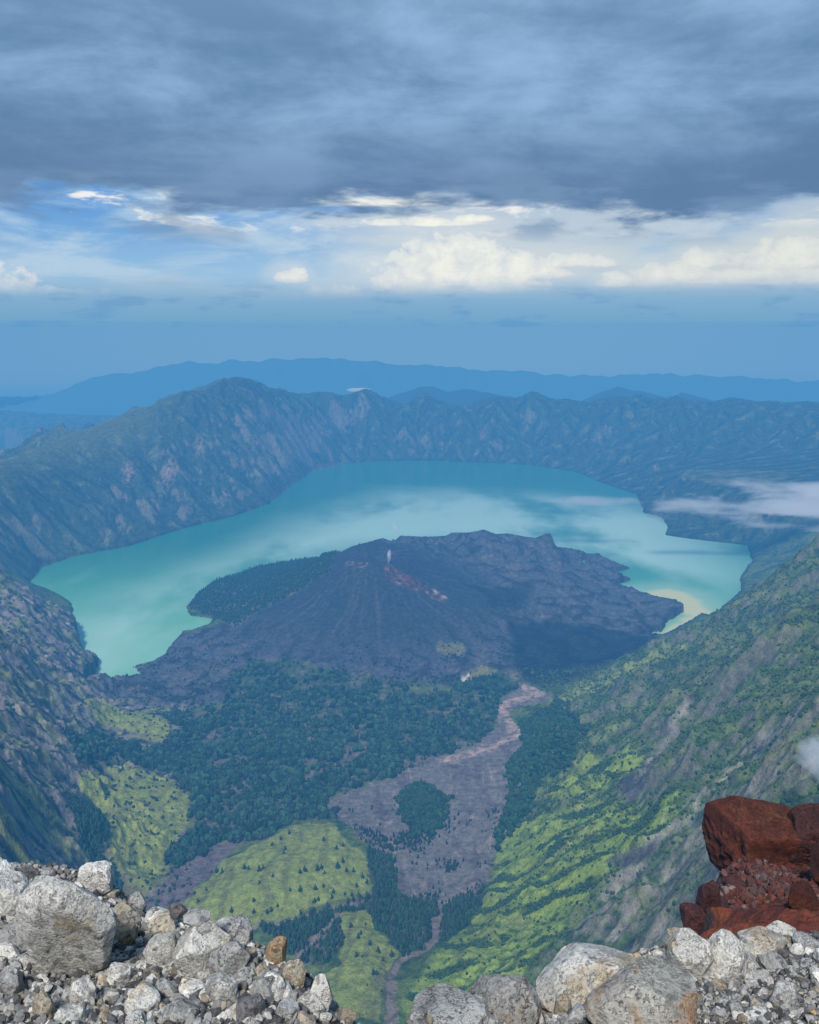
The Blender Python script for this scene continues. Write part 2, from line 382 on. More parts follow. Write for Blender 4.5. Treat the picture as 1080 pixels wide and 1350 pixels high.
# shore
Z = np.where(LS > 0, np.maximum(Z, .6 + np.minimum(LS, 60) * .12), -np.minimum(-LS * .35, 60) - .4)
print('relief', time.time() - T0)
Z += lava * sst(4950, 5300, YY) * sst(6100, 5800, YY) * sst(60, 200, LS) * ((ridged(XX / 210, YY / 260, 5, 47) - .4) * 60 + fbm(XX / 70, YY / 90, 4, 49) * 22)
# true up the far skyline against the surveyed profile
sky_px = [(-80, 640), (-30, 618), (0, 611), (12, 611), (22, 615), (40, 613), (50, 603), (57, 597), (75, 592), (100, 588), (120, 580), (150, 572), (160, 565), (175, 557), (190, 545), (210, 538), (230, 527), (250, 522), (270, 514), (285, 505), (300, 499), (312, 497), (325, 498), (340, 504), (360, 514), (375, 515), (385, 519), (400, 520), (415, 517), (430, 516), (445, 519), (455, 523), (465, 519), (475, 514), (485, 512), (495, 518), (510, 525), (525, 534), (535, 536), (545, 526), (555, 519), (562, 517), (572, 523), (585, 530), (600, 535), (615, 537), (625, 530), (640, 525), (655, 521), (670, 524), (685, 524), (695, 518), (703, 515), (715, 520), (730, 527), (745, 525), (760, 528), (775, 530), (790, 526), (805, 522), (830, 523), (845, 519), (860, 526), (880, 524), (890, 521), (905, 527), (925, 529), (940, 530), (955, 526), (970, 524), (985, 527), (1000, 529), (1020, 528), (1040, 531), (1060, 529), (1080, 530), (1200, 532)]
pt_ = np.array([(ray(a, b)[0] / ray(a, b)[1], ray(a, b)[2] / ray(a, b)[1]) for a, b in sky_px])
for _ in range(3):
    rows = np.nonzero((ROWS > 5000) & (ROWS < 13500))[0]; S_ = (Z[rows] - EYE) / ROWS[rows][:, None]; k_ = S_.argmax(0); yc = ROWS[rows][k_]
    yc = np.convolve(np.pad(yc, 30, 'edge'), np.ones(61) / 61, 'valid')
    dz = (np.interp(tt, pt_[:, 0], pt_[:, 1]) - S_.max(0)) * yc
    dz = np.convolve(np.pad(dz, 4, 'edge'), np.ones(9) / 9, 'valid'); dz = dz + 4 * perlin2(tt * 400, tt * 0, 3) * (_ == 2)
    Z += np.where(YY > 5000, dz[None] * np.exp(-((YY - yc[None]) / 520) ** 2) * sst(0, 200, LS), 0)
lv_px = [(437, 730), (450, 727), (465, 720), (483, 715), (497, 711), (505, 709), (518, 715), (528, 706), (547, 707), (567, 708), (586, 707), (596, 702), (619, 702), (638, 698), (654, 704), (670, 703), (690, 707), (706, 709), (718, 704), (726, 703), (733, 720), (751, 727), (771, 737)]
lt_ = np.array([(ray(a, b)[0] / ray(a, b)[1], ray(a, b)[2] / ray(a, b)[1]) for a, b in lv_px])
in_ = (tt > lt_[0, 0] - .01) & (tt < lt_[-1, 0] + .004); wI = np.convolve(np.pad(in_.astype(float), 4, 'edge'), np.ones(9) / 9, 'valid')
for _ in range(3):
    rows = np.nonzero((ROWS > 4700) & (ROWS < 6300))[0]; S_ = np.where(LS[rows] > 25, (Z[rows] - EYE) / ROWS[rows][:, None], -9); k_ = S_.argmax(0); yc = ROWS[rows][k_]
    yc = np.convolve(np.pad(yc, 12, 'edge'), np.ones(25) / 25, 'valid'); dz = np.clip((np.interp(tt, lt_[:, 0], lt_[:, 1]) - S_.max(0)) * yc, -120, 120) * wI
    Z += np.where((YY > 4700) & (YY < 6500), dz[None] * np.exp(-((YY - yc[None]) / 330) ** 2) * sst(0, 60, LS), 0)
# keep the hidden ground below the lower edge of the view
lim = EYE - 1.043 * YY - 60
Z = np.where(YY < 1150, np.minimum(Z, np.maximum(lim, 0) + 0 * Z), Z)

# ---- ground cover
def poly(px): return [cast(a, b, Z) for a, b in px]
g2 = gradXY(Z); SL = np.hypot(*g2)
ux = XX + 24 * fbm(XX / 60, YY / 60, 5, 70, .6); uy = YY + 24 * fbm(XX / 60, YY / 60, 5, 74, .6)
vx_ = ux + 45 * fbm(XX / 130, YY / 130, 5, 171, .6); vy_ = uy + 45 * fbm(XX / 130, YY / 130, 5, 175, .6)
def zone(px, soft=8.): return sst(-soft, soft, full(sdist, poly(px), ux, uy) if soft < 10 else full(sdist, poly(px), vx_, vy_))
meadow_c = zone([(236, 1192), (262, 1170), (298, 1132), (330, 1118), (370, 1097), (410, 1085), (440, 1087), (455, 1110), (480, 1130), (494, 1155), (490, 1177), (450, 1186), (430, 1190), (400, 1204), (370, 1211), (330, 1226), (290, 1228), (250, 1215)], 5)
meadow_l = zone([(440, 1205), (470, 1198), (497, 1210), (500, 1235), (521, 1240), (522, 1262), (508, 1290), (500, 1348), (440, 1348), (405, 1310), (430, 1285), (452, 1270), (440, 1240)], 5)
meadow_w = zone([(115, 1018), (170, 1012), (205, 1020), (235, 1038), (251, 1056), (249, 1085), (225, 1120), (212, 1150), (190, 1178), (160, 1172), (142, 1130), (140, 1100), (120, 1060), (104, 1035)], 5)
meadow_u = zone([(108, 926), (135, 922), (150, 933), (200, 943), (224, 955), (221, 978), (190, 975), (160, 962), (130, 948)], 6)
meadow_s = zone([(150, 1180), (175, 1140), (205, 1135), (218, 1150), (205, 1170), (180, 1190)], 4)
forest_main = zone([(200, 940), (300, 930), (310, 885), (345, 868), (420, 880), (480, 892), (560, 915), (600, 905), (650, 885), (688, 885), (688, 905), (658, 925), (653, 955), (635, 975), (580, 998), (520, 1020), (470, 1038), (428, 1055), (440, 1080), (410, 1080),
                    (340, 1108), (300, 1108), (232, 1143), (215, 1145), (252, 1090), (256, 1050), (222, 1015), (150, 1005), (108, 1012), (92, 965), (118, 958), (200, 985), (240, 965), (228, 950)], 14)
forest_pen = zone([(243, 800), (262, 775), (285, 762), (340, 742), (390, 733), (450, 728), (432, 755), (400, 775), (350, 802), (312, 826), (275, 818)], 14)
forest_isl = zone([(524, 1050), (540, 1038), (556, 1033), (575, 1046), (590, 1052), (592, 1075), (578, 1090), (570, 1100), (562, 1094), (545, 1105), (540, 1090), (526, 1072)], 11)
forest_low = zone([(484, 1120), (520, 1130), (522, 1180), (560, 1190), (640, 1172), (632, 1200), (602, 1232), (562, 1252), (530, 1262), (512, 1238), (497, 1228), (482, 1200), (440, 1200), (455, 1240), (430, 1270), (395, 1275), (375, 1245), (340, 1222), (400, 1206), (450, 1194), (488, 1180)], 6)
forest_riv = zone([(655, 1075), (660, 1010), (690, 985), (690, 950), (745, 925), (775, 960), (750, 1010), (710, 1035), (700, 1070), (660, 1110), (648, 1130)], 10)
forest_gul = zone([(96, 1050), (118, 1055), (140, 1090), (140, 1130), (160, 1170), (150, 1190), (120, 1150), (100, 1090)], 6)
wash = zone([(690, 903), (732, 913), (722, 926), (684, 931), (668, 945), (688, 965), (688, 985), (668, 1010), (672, 1060), (655, 1100), (643, 1170), (600, 1186), (550, 1188), (522, 1168), (500, 1125), (470, 1100), (432, 1075), (428, 1058), (500, 1030), (560, 1005), (630, 980), (658, 955), (653, 930)], 7)
wash2 = zone([(192, 1200), (226, 1148), (290, 1110), (335, 1100), (305, 1125), (265, 1165), (238, 1195)], 6)
def path(px, wid, soft=5): return sst(wid + soft, wid - soft, full(ldist, poly(px), ux, uy))
chan = np.maximum.reduce([path([(625, 1165), (585, 1192), (572, 1215), (575, 1235), (562, 1252), (530, 1266), (516, 1290), (516, 1345)], 11), path([(280, 1232), (330, 1228), (400, 1208), (450, 1196), (520, 1187), (560, 1180)], 7), path([(380, 1285), (400, 1252), (425, 1230), (450, 1205)], 10)])
bright = path([(690, 905), (712, 915), (668, 928), (662, 935), (675, 950), (680, 972), (650, 985), (590, 1002)], 26, 18)
darkflow = zone([(672, 822), (735, 815), (860, 838), (840, 868), (745, 903), (695, 902), (672, 865)], 35)
darkflow2 = zone([(610, 770), (700, 765), (705, 775), (690, 803), (640, 800), (640, 785)], 25)
redst = zone([(505, 746), (525, 752), (556, 768), (590, 786), (585, 794), (560, 783), (530, 778), (512, 765)], 8)
redst2 = zone([(455, 742), (486, 742), (482, 750), (460, 750)], 8)
spring = np.maximum(zone([(608, 890), (635, 878), (652, 885), (640, 895), (612, 905)], 10), .8 * zone([(575, 845), (612, 848), (608, 866), (580, 862)], 18))
wash = wash * (1 - forest_isl)
n_a = fbm(wx / 150, wy / 150, 6, 80); n_b = fbm(XX / 33, YY / 33, 5, 90, .6); n_c = fbm(wx / 420, wy / 420, 4, 95)
strk = fbm(wx / 34 + 0 * wy, wy / 300, 5, 98)
C = lambda *c: np.array(c, np.float32)
def mixc(Cc, col, f): return Cc + (col - Cc) * f[..., None]
GRASS, SHRUB, DARK = C(.165, .20, .06), C(.065, .105, .034), C(.026, .05, .022)
ROCK, SCREE, LAVA, WASH, BROWN = C(.13, .12, .125), C(.24, .225, .21), C(.042, .037, .046), C(.135, .125, .12), C(.12, .09, .06)
A_ = np.empty(XX.shape + (3,), np.float32); A_[:] = SHRUB
# general shrub / rock / grass mix by slope and gullies
e1, e2, e3 = ERO[1], ERO[2], ERO[3]
gr = sst(.05, .35, n_a + .25 * e2 + .25 * n_b + .1); A_ = mixc(A_, GRASS * .75, gr * .55)
dk = sst(.0, -.5, e2 * .5 + e3 * .3 + n_b * .8 + n_a * .5); A_ = mixc(A_, DARK, dk * .75)
rk = sst(1.05, 1.7, SL + .8 * n_b + .4 * n_a + .25 * ERO[4]); A_ = mixc(A_, ROCK, rk * .62)
# far wall
fw = far
FWc = np.empty_like(A_); FWc[:] = C(.038, .055, .036)
FWc = mixc(FWc, C(.105, .13, .07), sst(.08, .5, n_a * .9 + n_b * .25 + .25 * e1) * .8); FWc = mixc(FWc, C(.016, .026, .02), sst(.1, -.4, e1 * .4 + e2 * .4 + n_b * .6))
FWc = mixc(FWc, C(.19, .17, .15), sst(1.1, 1.7, SL + .4 * n_b + .6 * n_a - .2) * .6)
FWc = mixc(FWc, C(.10, .125, .05), sst(-2200, -3000, XX) * sst(450, 700, ZB) * .6)
A_ = mixc(A_, FWc, fw)
lipx = [(222, 622, 30), (170, 625, 20), (263, 585, 18), (300, 650, 18), (865, 618, 14), (636, 575, 22), (435, 600, 18)]
for px, py, w_ in lipx:
    qx, qy = cast(px, py, Z); f = np.exp(-(((ux - qx) / (w_ * 2.2)) ** 2 + ((uy - qy) / (w_ * 5)) ** 2)); A_ = mixc(A_, C(.28, .20, .17), f * .6 * sst(-.3, .2, n_b))
# bench on the far right
bench = zone([(875, 640), (905, 620), (960, 618), (1040, 622), (1040, 640), (940, 640)], 40); A_ = mixc(A_, C(.12, .14, .075), bench * .55 * sst(-.5, .3, n_a))
# near left cliff
lc = (1 - sst(-700, -560, XX + (YY - 2000) * .28)) * (1 - far) * (1 - sst(4300, 4600, YY))
LCc = np.empty_like(A_); LCc[:] = C(.165, .152, .15)
LCc = mixc(LCc, C(.15, .18, .06), sst(-.02, .3, n_a + .6 * n_b + .1 * e2)); LCc = mixc(LCc, C(.028, .036, .03), sst(.1, -.35, n_b * .7 + .5 * e3)); LCc = mixc(LCc, C(.25, .23, .22), sst(.22, .5, n_b + .35 * e2 - .1))
A_ = mixc(A_, LCc, lc)
# right slope terraces: bright grass, darker shrub bands
TG = np.empty_like(A_); TG[:] = C(.17, .24, .045)
TG = mixc(TG, C(.05, .09, .024), sst(-.1, -.35, n_b * .7 + n_a * .8) * .8); TG = mixc(TG, C(.04, .07, .024), sst(.60, .74, fr_) * sst(-.2, .1, n_a + n_b * .4) * .9); TG = mixc(TG, C(.13, .12, .07), sst(.25, .5, n_c + n_b * .6) * .5)
tg = zone([(640, 1085), (700, 1075), (800, 1050), (920, 1055), (880, 1100), (800, 1150), (740, 1215), (690, 1300), (640, 1345), (525, 1348), (545, 1290), (600, 1235), (640, 1185), (648, 1120)], 30)
tg = np.maximum(tg, zone([(720, 1040), (760, 1005), (820, 985), (845, 990), (830, 1020), (770, 1050), (730, 1060)], 15))
A_ = mixc(A_, TG, tg)
tg2 = np.maximum(zone([(720, 920), (780, 897), (880, 852), (930, 828), (925, 842), (860, 880), (790, 915), (740, 935)], 20), zone([(650, 1000), (720, 990), (760, 960), (840, 960), (800, 1000), (720, 1040)], 30) * .4)
A_ = mixc(A_, C(.17, .215, .055), tg2 * sst(-.25, .2, n_b + .3 * n_a) * .85)
# scree chutes on the right
chute = np.maximum.reduce([path([(905, 935), (880, 970), (845, 1020), (830, 1050)], 12, 22), path([(1078, 915), (1000, 985), (930, 1040), (860, 1110), (810, 1170), (760, 1230)], 26, 30) * .8,
                           path([(1075, 1000), (1000, 1040), (930, 1095), (880, 1160), (800, 1240)], 30, 34) * .8, path([(950, 1190), (870, 1230), (760, 1290)], 14, 20) * .7, path([(850, 985), (790, 1010), (700, 1130)], 3, 9) * .3])
A_ = mixc(A_, SCREE, chute * sst(-.35, .25, n_b + .5 * e3) * .85)
scr = zone([(1090, 930), (1000, 1010), (870, 1100), (800, 1200), (740, 1290), (800, 1330), (960, 1250), (1090, 1100)], 60); A_ = mixc(A_, C(.12, .115, .10), scr * .35 * sst(-.3, .2, n_a + .5 * ERO[3] * .6 + n_b * .5))
darkst = np.maximum(zone([(790, 1140), (830, 1120), (872, 1108), (865, 1125), (820, 1145)], 8), zone([(815, 1030), (850, 1020), (845, 1050), (825, 1062)], 8)); A_ = mixc(A_, C(.06, .06, .075), darkst * .85)
# meadows
GM = np.empty_like(A_); GM[:] = C(.185, .225, .055)
GM = mixc(GM, C(.115, .115, .06), sst(.05, .4, n_c + .4 * n_b)); GM = mixc(GM, C(.21, .245, .065), sst(.1, .4, n_a)); GM = mixc(GM, C(.105, .12, .05), sst(.05, .3, strk) * .6); GM = mixc(GM, C(.15, .125, .085), sst(.32, .5, n_c + n_b * .7) * .6); GM = mixc(GM, C(.06, .085, .035), sst(.3, .5, ridged(ux / 90, uy / 90, 4, 181) - .38) * .5)
for mz in (meadow_c, meadow_l, meadow_w, meadow_u, meadow_s): A_ = mixc(A_, GM, mz)
# valley forest floor
fm = np.maximum.reduce([forest_main, forest_pen, forest_isl, forest_low, forest_riv, forest_gul])
FL = np.empty_like(A_); FL[:] = C(.045, .07, .034); FL = mixc(FL, C(.11, .10, .095), sst(.1, .35, n_a * .8 + n_b * .5)); A_ = mixc(A_, FL, fm)
# lava
LV = np.empty_like(A_); LV[:] = C(.062, .067, .084)
LV = mixc(LV, C(.028, .028, .040), sst(.38, .62, flow)); LV = mixc(LV, C(.105, .10, .108), sst(.0, .35, fbm(wx / 330, wy / 330, 4, 185)) * sst(900, 500, rc) * sst(350, 600, rc) * .6); LV = mixc(LV, C(.10, .094, .10), sst(.05, .5, n_a + .5 * n_b) * .8)
LV = mixc(LV, C(.075, .085, .045), sst(.3, .6, n_c + .3 * n_b) * .35 * (1 - cone))
LV = mixc(LV, C(.028, .035, .056), cone * .92); LV = mixc(LV, C(.075, .068, .078), cone * sst(.05, .4, fbm(ac * 14, rc / 700, 4, 120)) * .5)
lv = lava * (1 - forest_main) * (1 - forest_pen) * (1 - wash)
A_ = mixc(A_, LV, lv)
A_ = mixc(A_, C(.012, .012, .02), np.maximum(darkflow, darkflow2 * .8) * lv * (.8 + .2 * sst(-.2, .3, n_a)))
A_ = mixc(A_, C(.13, .05, .05), redst * .65 * sst(-.3, .2, n_b)); A_ = mixc(A_, C(.16, .11, .11), redst2 * .7 * sst(-.2, .2, n_b)); A_ = mixc(A_, C(.28, .25, .25), np.maximum(redst, redst2) * sst(.2, .4, n_b) * .5)
for px, py in [(575, 782), (586, 788)]:
    qx, qy = cast(px, py, Z); A_ = mixc(A_, C(.36, .35, .34), np.exp(-((XX - qx) ** 2 + (YY - qy) ** 2) / 14 ** 2))
A_ = mixc(A_, C(.20, .20, .07), spring * .6); qx, qy = cast(612, 897, Z)
A_ = mixc(A_, C(.65, .63, .58), np.maximum(np.exp(-((ux - qx) ** 2 / 12 ** 2 + (uy - qy) ** 2 / 30 ** 2)), path([(612, 900), (613, 892), (622, 888)], 3, 4)))
# river wash with braided streaks
WS = np.empty_like(A_); WS[:] = WASH
WS = mixc(WS, C(.10, .085, .09), sst(.0, .4, fbm(wx / 60, wy / 200, 5, 130))); WS = mixc(WS, C(.23, .19, .18), sst(.2, .45, fbm(wx / 18, wy / 160, 5, 133)) * .8)
WS = mixc(WS, C(.34, .26, .23), bright * sst(-.2, .3, n_b + .2) * .9)
A_ = mixc(A_, WS, wash * .96); A_ = mixc(A_, C(.12, .10, .105), wash2 * .95)
A_ = mixc(A_, C(.17, .14, .13), chan * .9)
# dark strip at the waterline
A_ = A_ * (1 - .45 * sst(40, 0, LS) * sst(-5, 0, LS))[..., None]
A_ = A_ * (1 + .35 * n_b[..., None])
A_ = np.clip(A_, .004, .9)
# hide wash height steps
Z = np.where(chan > .3, Z - 4 * chan, Z)
print('cover', time.time() - T0)

# ---- split the land into named pieces
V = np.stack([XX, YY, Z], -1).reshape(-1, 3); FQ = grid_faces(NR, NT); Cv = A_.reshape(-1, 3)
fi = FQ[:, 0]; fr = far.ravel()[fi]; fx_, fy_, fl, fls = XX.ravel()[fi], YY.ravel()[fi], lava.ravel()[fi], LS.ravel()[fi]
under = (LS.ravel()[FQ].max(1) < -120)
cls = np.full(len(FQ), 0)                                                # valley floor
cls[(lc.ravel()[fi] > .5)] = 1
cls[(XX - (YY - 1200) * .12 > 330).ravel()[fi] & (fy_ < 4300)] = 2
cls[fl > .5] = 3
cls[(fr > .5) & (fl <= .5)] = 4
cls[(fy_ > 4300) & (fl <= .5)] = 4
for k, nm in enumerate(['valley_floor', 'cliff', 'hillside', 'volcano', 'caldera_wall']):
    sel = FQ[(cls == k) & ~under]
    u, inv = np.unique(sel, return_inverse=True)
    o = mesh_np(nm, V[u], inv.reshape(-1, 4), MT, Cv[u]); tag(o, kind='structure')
print('terrain meshes', time.time() - T0)

# ------------------------------------------------------------------ lake
def lake():
    t = np.linspace(-.6, .6, 500); y = np.exp(np.linspace(math.log(3300), math.log(11200), 420))
    T, Y = np.meshgrid(t, y); X = T * Y
    wx_ = X + 120 * fbm(X / 700, Y / 700, 4, 201); wy_ = Y + 240 * fbm(X / 700, Y / 700, 4, 205)
    lp = lambda pts: full(sdist, [at_z(a, b, 0)[:2] for a, b in pts], wx_, wy_)
    Cc = np.empty(X.shape + (3,), np.float32); Cc[:] = C(.016, .165, .115)  # far water stays dark, the rim's reflection painted into its colour
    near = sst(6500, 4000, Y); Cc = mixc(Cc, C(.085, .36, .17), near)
    pale = sst(-600, 600, lp([(60, 880), (80, 830), (250, 760), (400, 690), (520, 650), (650, 650), (760, 660), (900, 680), (960, 760), (900, 780), (700, 720), (500, 720), (300, 760), (230, 830), (150, 920)]))  # cloud reflections painted into the water colour as pale patches
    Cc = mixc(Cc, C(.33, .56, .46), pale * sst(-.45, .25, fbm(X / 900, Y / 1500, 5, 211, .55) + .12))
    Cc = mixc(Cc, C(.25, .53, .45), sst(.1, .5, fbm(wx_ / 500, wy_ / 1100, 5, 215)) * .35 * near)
    yl = full(sdist, [at_z(a, b, 0)[:2] for a, b in [(840, 840), (872, 836), (905, 812), (862, 790), (850, 780), (880, 775), (915, 785), (942, 808), (925, 822), (905, 838), (870, 844)]], X + 40 * fbm(X / 120, Y / 120, 4, 221), Y + 40 * fbm(X / 120, Y / 120, 4, 224))
    Cc = mixc(Cc, C(.32, .50, .33), sst(-260, 60, yl) * .7)
    Cc = mixc(Cc, C(.50, .53, .24), sst(-30, 50, yl))
    m, g, b = mat_new('lake_water'); p = pos(g)
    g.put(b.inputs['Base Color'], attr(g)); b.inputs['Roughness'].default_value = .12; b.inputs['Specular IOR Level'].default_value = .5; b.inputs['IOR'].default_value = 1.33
    n = g.noise(g.vm('MULTIPLY', p, (.02, .05, .02)), 1, 6, .7)
    g.put(b.inputs['Normal'], g.bump(n, .25, 6.))
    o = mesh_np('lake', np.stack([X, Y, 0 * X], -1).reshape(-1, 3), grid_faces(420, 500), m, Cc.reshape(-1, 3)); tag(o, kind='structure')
lake()

# sea and lowland beyond the volcano
def sea():
    m, g, b = mat_new('sea_water'); b.inputs['Base Color'].default_value = (.01, .20, .62, 1); b.inputs['Roughness'].default_value = .5
    n = 40; x = np.linspace(-90e3, 90e3, n); y = np.linspace(-30e3, 120e3, n); X, Y = np.meshgrid(x, y)
    o = mesh_np('sea', np.stack([X, Y, 0 * X - 2010], -1).reshape(-1, 3), grid_faces(n, n), m); tag(o, kind='structure')
sea()

def far_range(name, prof, d, depth, seed, mf, amp):
    """a real ridge standing at distance d with the given skyline"""
    P = np.array([at_d(px, py, d) for px, py in prof]); x = np.linspace(P[0, 0], P[-1, 0], 700); v = np.linspace(-1, 1, 60)
    crest = np.interp(x, P[:, 0], P[:, 2]); X, Vv = np.meshgrid(x, v); Y = d + Vv * depth
    fall = 1 - np.abs(Vv) ** 1.15
    Zz = -2010 + (crest[None] + 2010) * fall + amp * fbm(X / 1500, Y / 1500, 6, seed, .55) + (ridged(X / 2400, Y / 2400, 5, seed + 9) - .45) * amp * 1.6 * (1 - fall * .6) * 2.2 + amp * (.9 * perlin2(X / 300, Y / 500, seed + 4) + 1.6 * perlin2(X / 800, Y / 900, seed + 5))
    o = mesh_np(name, np.stack([X, Y, Zz], -1).reshape(-1, 3), grid_faces(60, 700), mf); tag(o, kind='structure')
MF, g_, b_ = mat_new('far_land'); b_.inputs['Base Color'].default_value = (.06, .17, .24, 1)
MF2, g_, b_ = mat_new('hill_land'); b_.inputs['Base Color'].default_value = (.03, .05, .04, 1)
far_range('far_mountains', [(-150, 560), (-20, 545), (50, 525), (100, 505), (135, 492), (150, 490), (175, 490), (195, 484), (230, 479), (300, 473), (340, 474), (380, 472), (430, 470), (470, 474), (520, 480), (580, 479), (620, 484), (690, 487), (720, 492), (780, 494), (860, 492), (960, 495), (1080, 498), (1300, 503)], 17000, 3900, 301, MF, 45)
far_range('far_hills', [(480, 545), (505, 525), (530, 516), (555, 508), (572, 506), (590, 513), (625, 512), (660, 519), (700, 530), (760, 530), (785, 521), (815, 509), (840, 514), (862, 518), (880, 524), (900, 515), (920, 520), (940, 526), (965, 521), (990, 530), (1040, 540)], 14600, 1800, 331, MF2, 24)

# ------------------------------------------------------------------ trees
def tree_proto(h, seed, tiers=4, n=7):
    """uneven conifer-like crown built of ragged tiers; returns verts, faces"""
    r = random.Random(seed); Vs = []; Fs = []
    for k in range(tiers):
        z0 = h * (.12 + .2 * k + r.uniform(-.03, .03)); z1 = min(h, z0 + h * (.36 + r.uniform(-.05, .08))); rad = h * .27 * (1 - .2 * k) * r.uniform(.8, 1.2)
        cx, cy_ = r.uniform(-.05, .05) * h, r.uniform(-.05, .05) * h; b0 = len(Vs)
        for i in range(n):
            a = 2 * math.pi * i / n + r.uniform(-.3, .3); q = rad * r.uniform(.6, 1.3)
            Vs.append((cx + q * math.cos(a), cy_ + q * math.sin(a), z0 + r.uniform(-.08, .08) * h))
        Vs.append((cx * .5, cy_ * .5, z1)); Vs.append((cx, cy_, z0 + .08 * h))
        for i in range(n): Fs.append((b0 + i, b0 + (i + 1) % n, b0 + n)); Fs.append((b0 + (i + 1) % n, b0 + i, b0 + n + 1))
    return np.array(Vs, np.float32), np.array(Fs, np.int32)
def bush_proto(h, seed):
    r = random.Random(seed); Vs = []; Fs = []
    for k in range(3):
        cx, cy_, R_ = r.uniform(-.35, .35) * h, r.uniform(-.35, .35) * h, h * r.uniform(.35, .6); b0 = len(Vs); n = 6
        for z, q in ((-.1, .8), (.45, 1.), (.85, .6)):
            for i in range(n):
                a = 2 * math.pi * i / n + r.uniform(-.3, .3); w = R_ * q * r.uniform(.75, 1.25)
                Vs.append((cx + w * math.cos(a), cy_ + w * math.sin(a), h * (z + r.uniform(-.1, .1))))
        Vs.append((cx, cy_, h * 1.05))
        for l in range(2):
            for i in range(n):
                a0 = b0 + l * n + i; a1 = b0 + l * n + (i + 1) % n; Fs += [(a0, a1, a1 + n), (a0, a1 + n, a0 + n)]
        for i in range(n): Fs.append((b0 + 2 * n + i, b0 + 2 * n + (i + 1) % n, b0 + 3 * n))
    return np.array(Vs, np.float32), np.array(Fs, np.int32)
def scatter(name, label, cat, pts, protos, smin, smax, col, colvar):
    Vs, Fs, Cs = [], [], []; off = 0
    for k in range(len(protos)):
        pv, pf = protos[k]; P = pts[k::len(protos)]; n = len(P)
        if not n: continue
        a = RNG.uniform(0, 6.28, n); s = RNG.uniform(smin, smax, n) * P[:, 3]; ca, sa = np.cos(a) * s, np.sin(a) * s
        v = np.empty((n, len(pv), 3), np.float32)
        v[:, :, 0] = pv[None, :, 0] * ca[:, None] - pv[None, :, 1] * sa[:, None] + P[:, 0:1]; v[:, :, 1] = pv[None, :, 0] * sa[:, None] + pv[None, :, 1] * ca[:, None] + P[:, 1:2]
        v[:, :, 2] = pv[None, :, 2] * s[:, None] * RNG.uniform(.8, 1.2, n)[:, None] + P[:, 2:3] - .8
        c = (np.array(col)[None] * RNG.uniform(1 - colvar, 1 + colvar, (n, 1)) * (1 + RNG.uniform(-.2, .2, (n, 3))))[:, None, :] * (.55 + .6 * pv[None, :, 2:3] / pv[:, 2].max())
        Fs.append((pf[None] + (np.arange(n) * len(pv))[:, None, None] + off).reshape(-1, 3)); Vs.append(v.reshape(-1, 3)); Cs.append(c.reshape(-1, 3)); off += n * len(pv)
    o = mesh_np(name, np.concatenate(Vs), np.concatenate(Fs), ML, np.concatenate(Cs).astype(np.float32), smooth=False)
    return tag(o, label, cat, kind='stuff')
def pick(mask, n, ymin, ymax, tmin=-.7, tmax=.7, scale=1.):
    """n spots drawn evenly over the land, kept with the probability of mask"""
    out = []; tot = 0
    while tot < n:
        y = np.sqrt(RNG.uniform(ymin ** 2, ymax ** 2, 60000)); x = y * RNG.uniform(tmin, tmax, 60000)
        k = RNG.uniform(0, 1, 60000) < samp(mask, x, y); x, y = x[k], y[k]; out.append(np.stack([x, y, samp(Z, x, y), np.full(len(x), scale)], 1)); tot += len(x)
        if len(x) == 0: break
    return np.concatenate(out)[:n]
TP = [tree_proto(1., s) for s in range(6)]; BP = [bush_proto(1., 20 + s) for s in range(5)]
clump = sst(.12, -.12, n_a * .8 + n_b * .5 + .16 * sst(2700, 3400, YY) - .05)                    # 1 where the wood is closed
dry = LS > 12
mF = forest_main * (.06 + .94 * clump) * (.25 + .75 * sst(3700, 3250, YY + 500 * n_a)) * dry * (1 - lava * .3)
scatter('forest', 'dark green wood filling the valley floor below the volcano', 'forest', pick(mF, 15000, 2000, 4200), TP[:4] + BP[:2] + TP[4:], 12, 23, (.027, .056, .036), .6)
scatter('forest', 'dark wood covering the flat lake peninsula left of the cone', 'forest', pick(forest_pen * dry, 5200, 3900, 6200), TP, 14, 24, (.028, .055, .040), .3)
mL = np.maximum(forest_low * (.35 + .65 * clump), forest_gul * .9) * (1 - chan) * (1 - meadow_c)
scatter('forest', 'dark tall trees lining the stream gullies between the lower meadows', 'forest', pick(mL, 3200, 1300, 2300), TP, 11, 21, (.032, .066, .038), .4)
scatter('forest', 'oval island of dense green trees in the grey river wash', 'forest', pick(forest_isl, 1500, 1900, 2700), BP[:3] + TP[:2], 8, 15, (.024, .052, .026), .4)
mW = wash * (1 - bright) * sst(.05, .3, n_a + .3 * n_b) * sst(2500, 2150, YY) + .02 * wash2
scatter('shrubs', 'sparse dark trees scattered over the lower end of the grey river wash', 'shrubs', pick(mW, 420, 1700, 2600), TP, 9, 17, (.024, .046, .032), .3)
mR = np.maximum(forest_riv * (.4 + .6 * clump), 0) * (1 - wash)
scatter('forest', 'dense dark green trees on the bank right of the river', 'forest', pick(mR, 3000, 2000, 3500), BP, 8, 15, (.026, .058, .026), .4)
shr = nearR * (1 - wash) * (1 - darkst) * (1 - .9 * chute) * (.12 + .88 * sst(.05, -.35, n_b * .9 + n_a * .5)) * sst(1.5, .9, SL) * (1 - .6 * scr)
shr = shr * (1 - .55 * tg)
scatter('shrubs', 'green bushes spread over the steep slope right of the valley', 'shrubs', pick(shr, 24000, 1200, 3700, 0, .72), BP, 3., 7.5, (.050, .088, .030), .45)
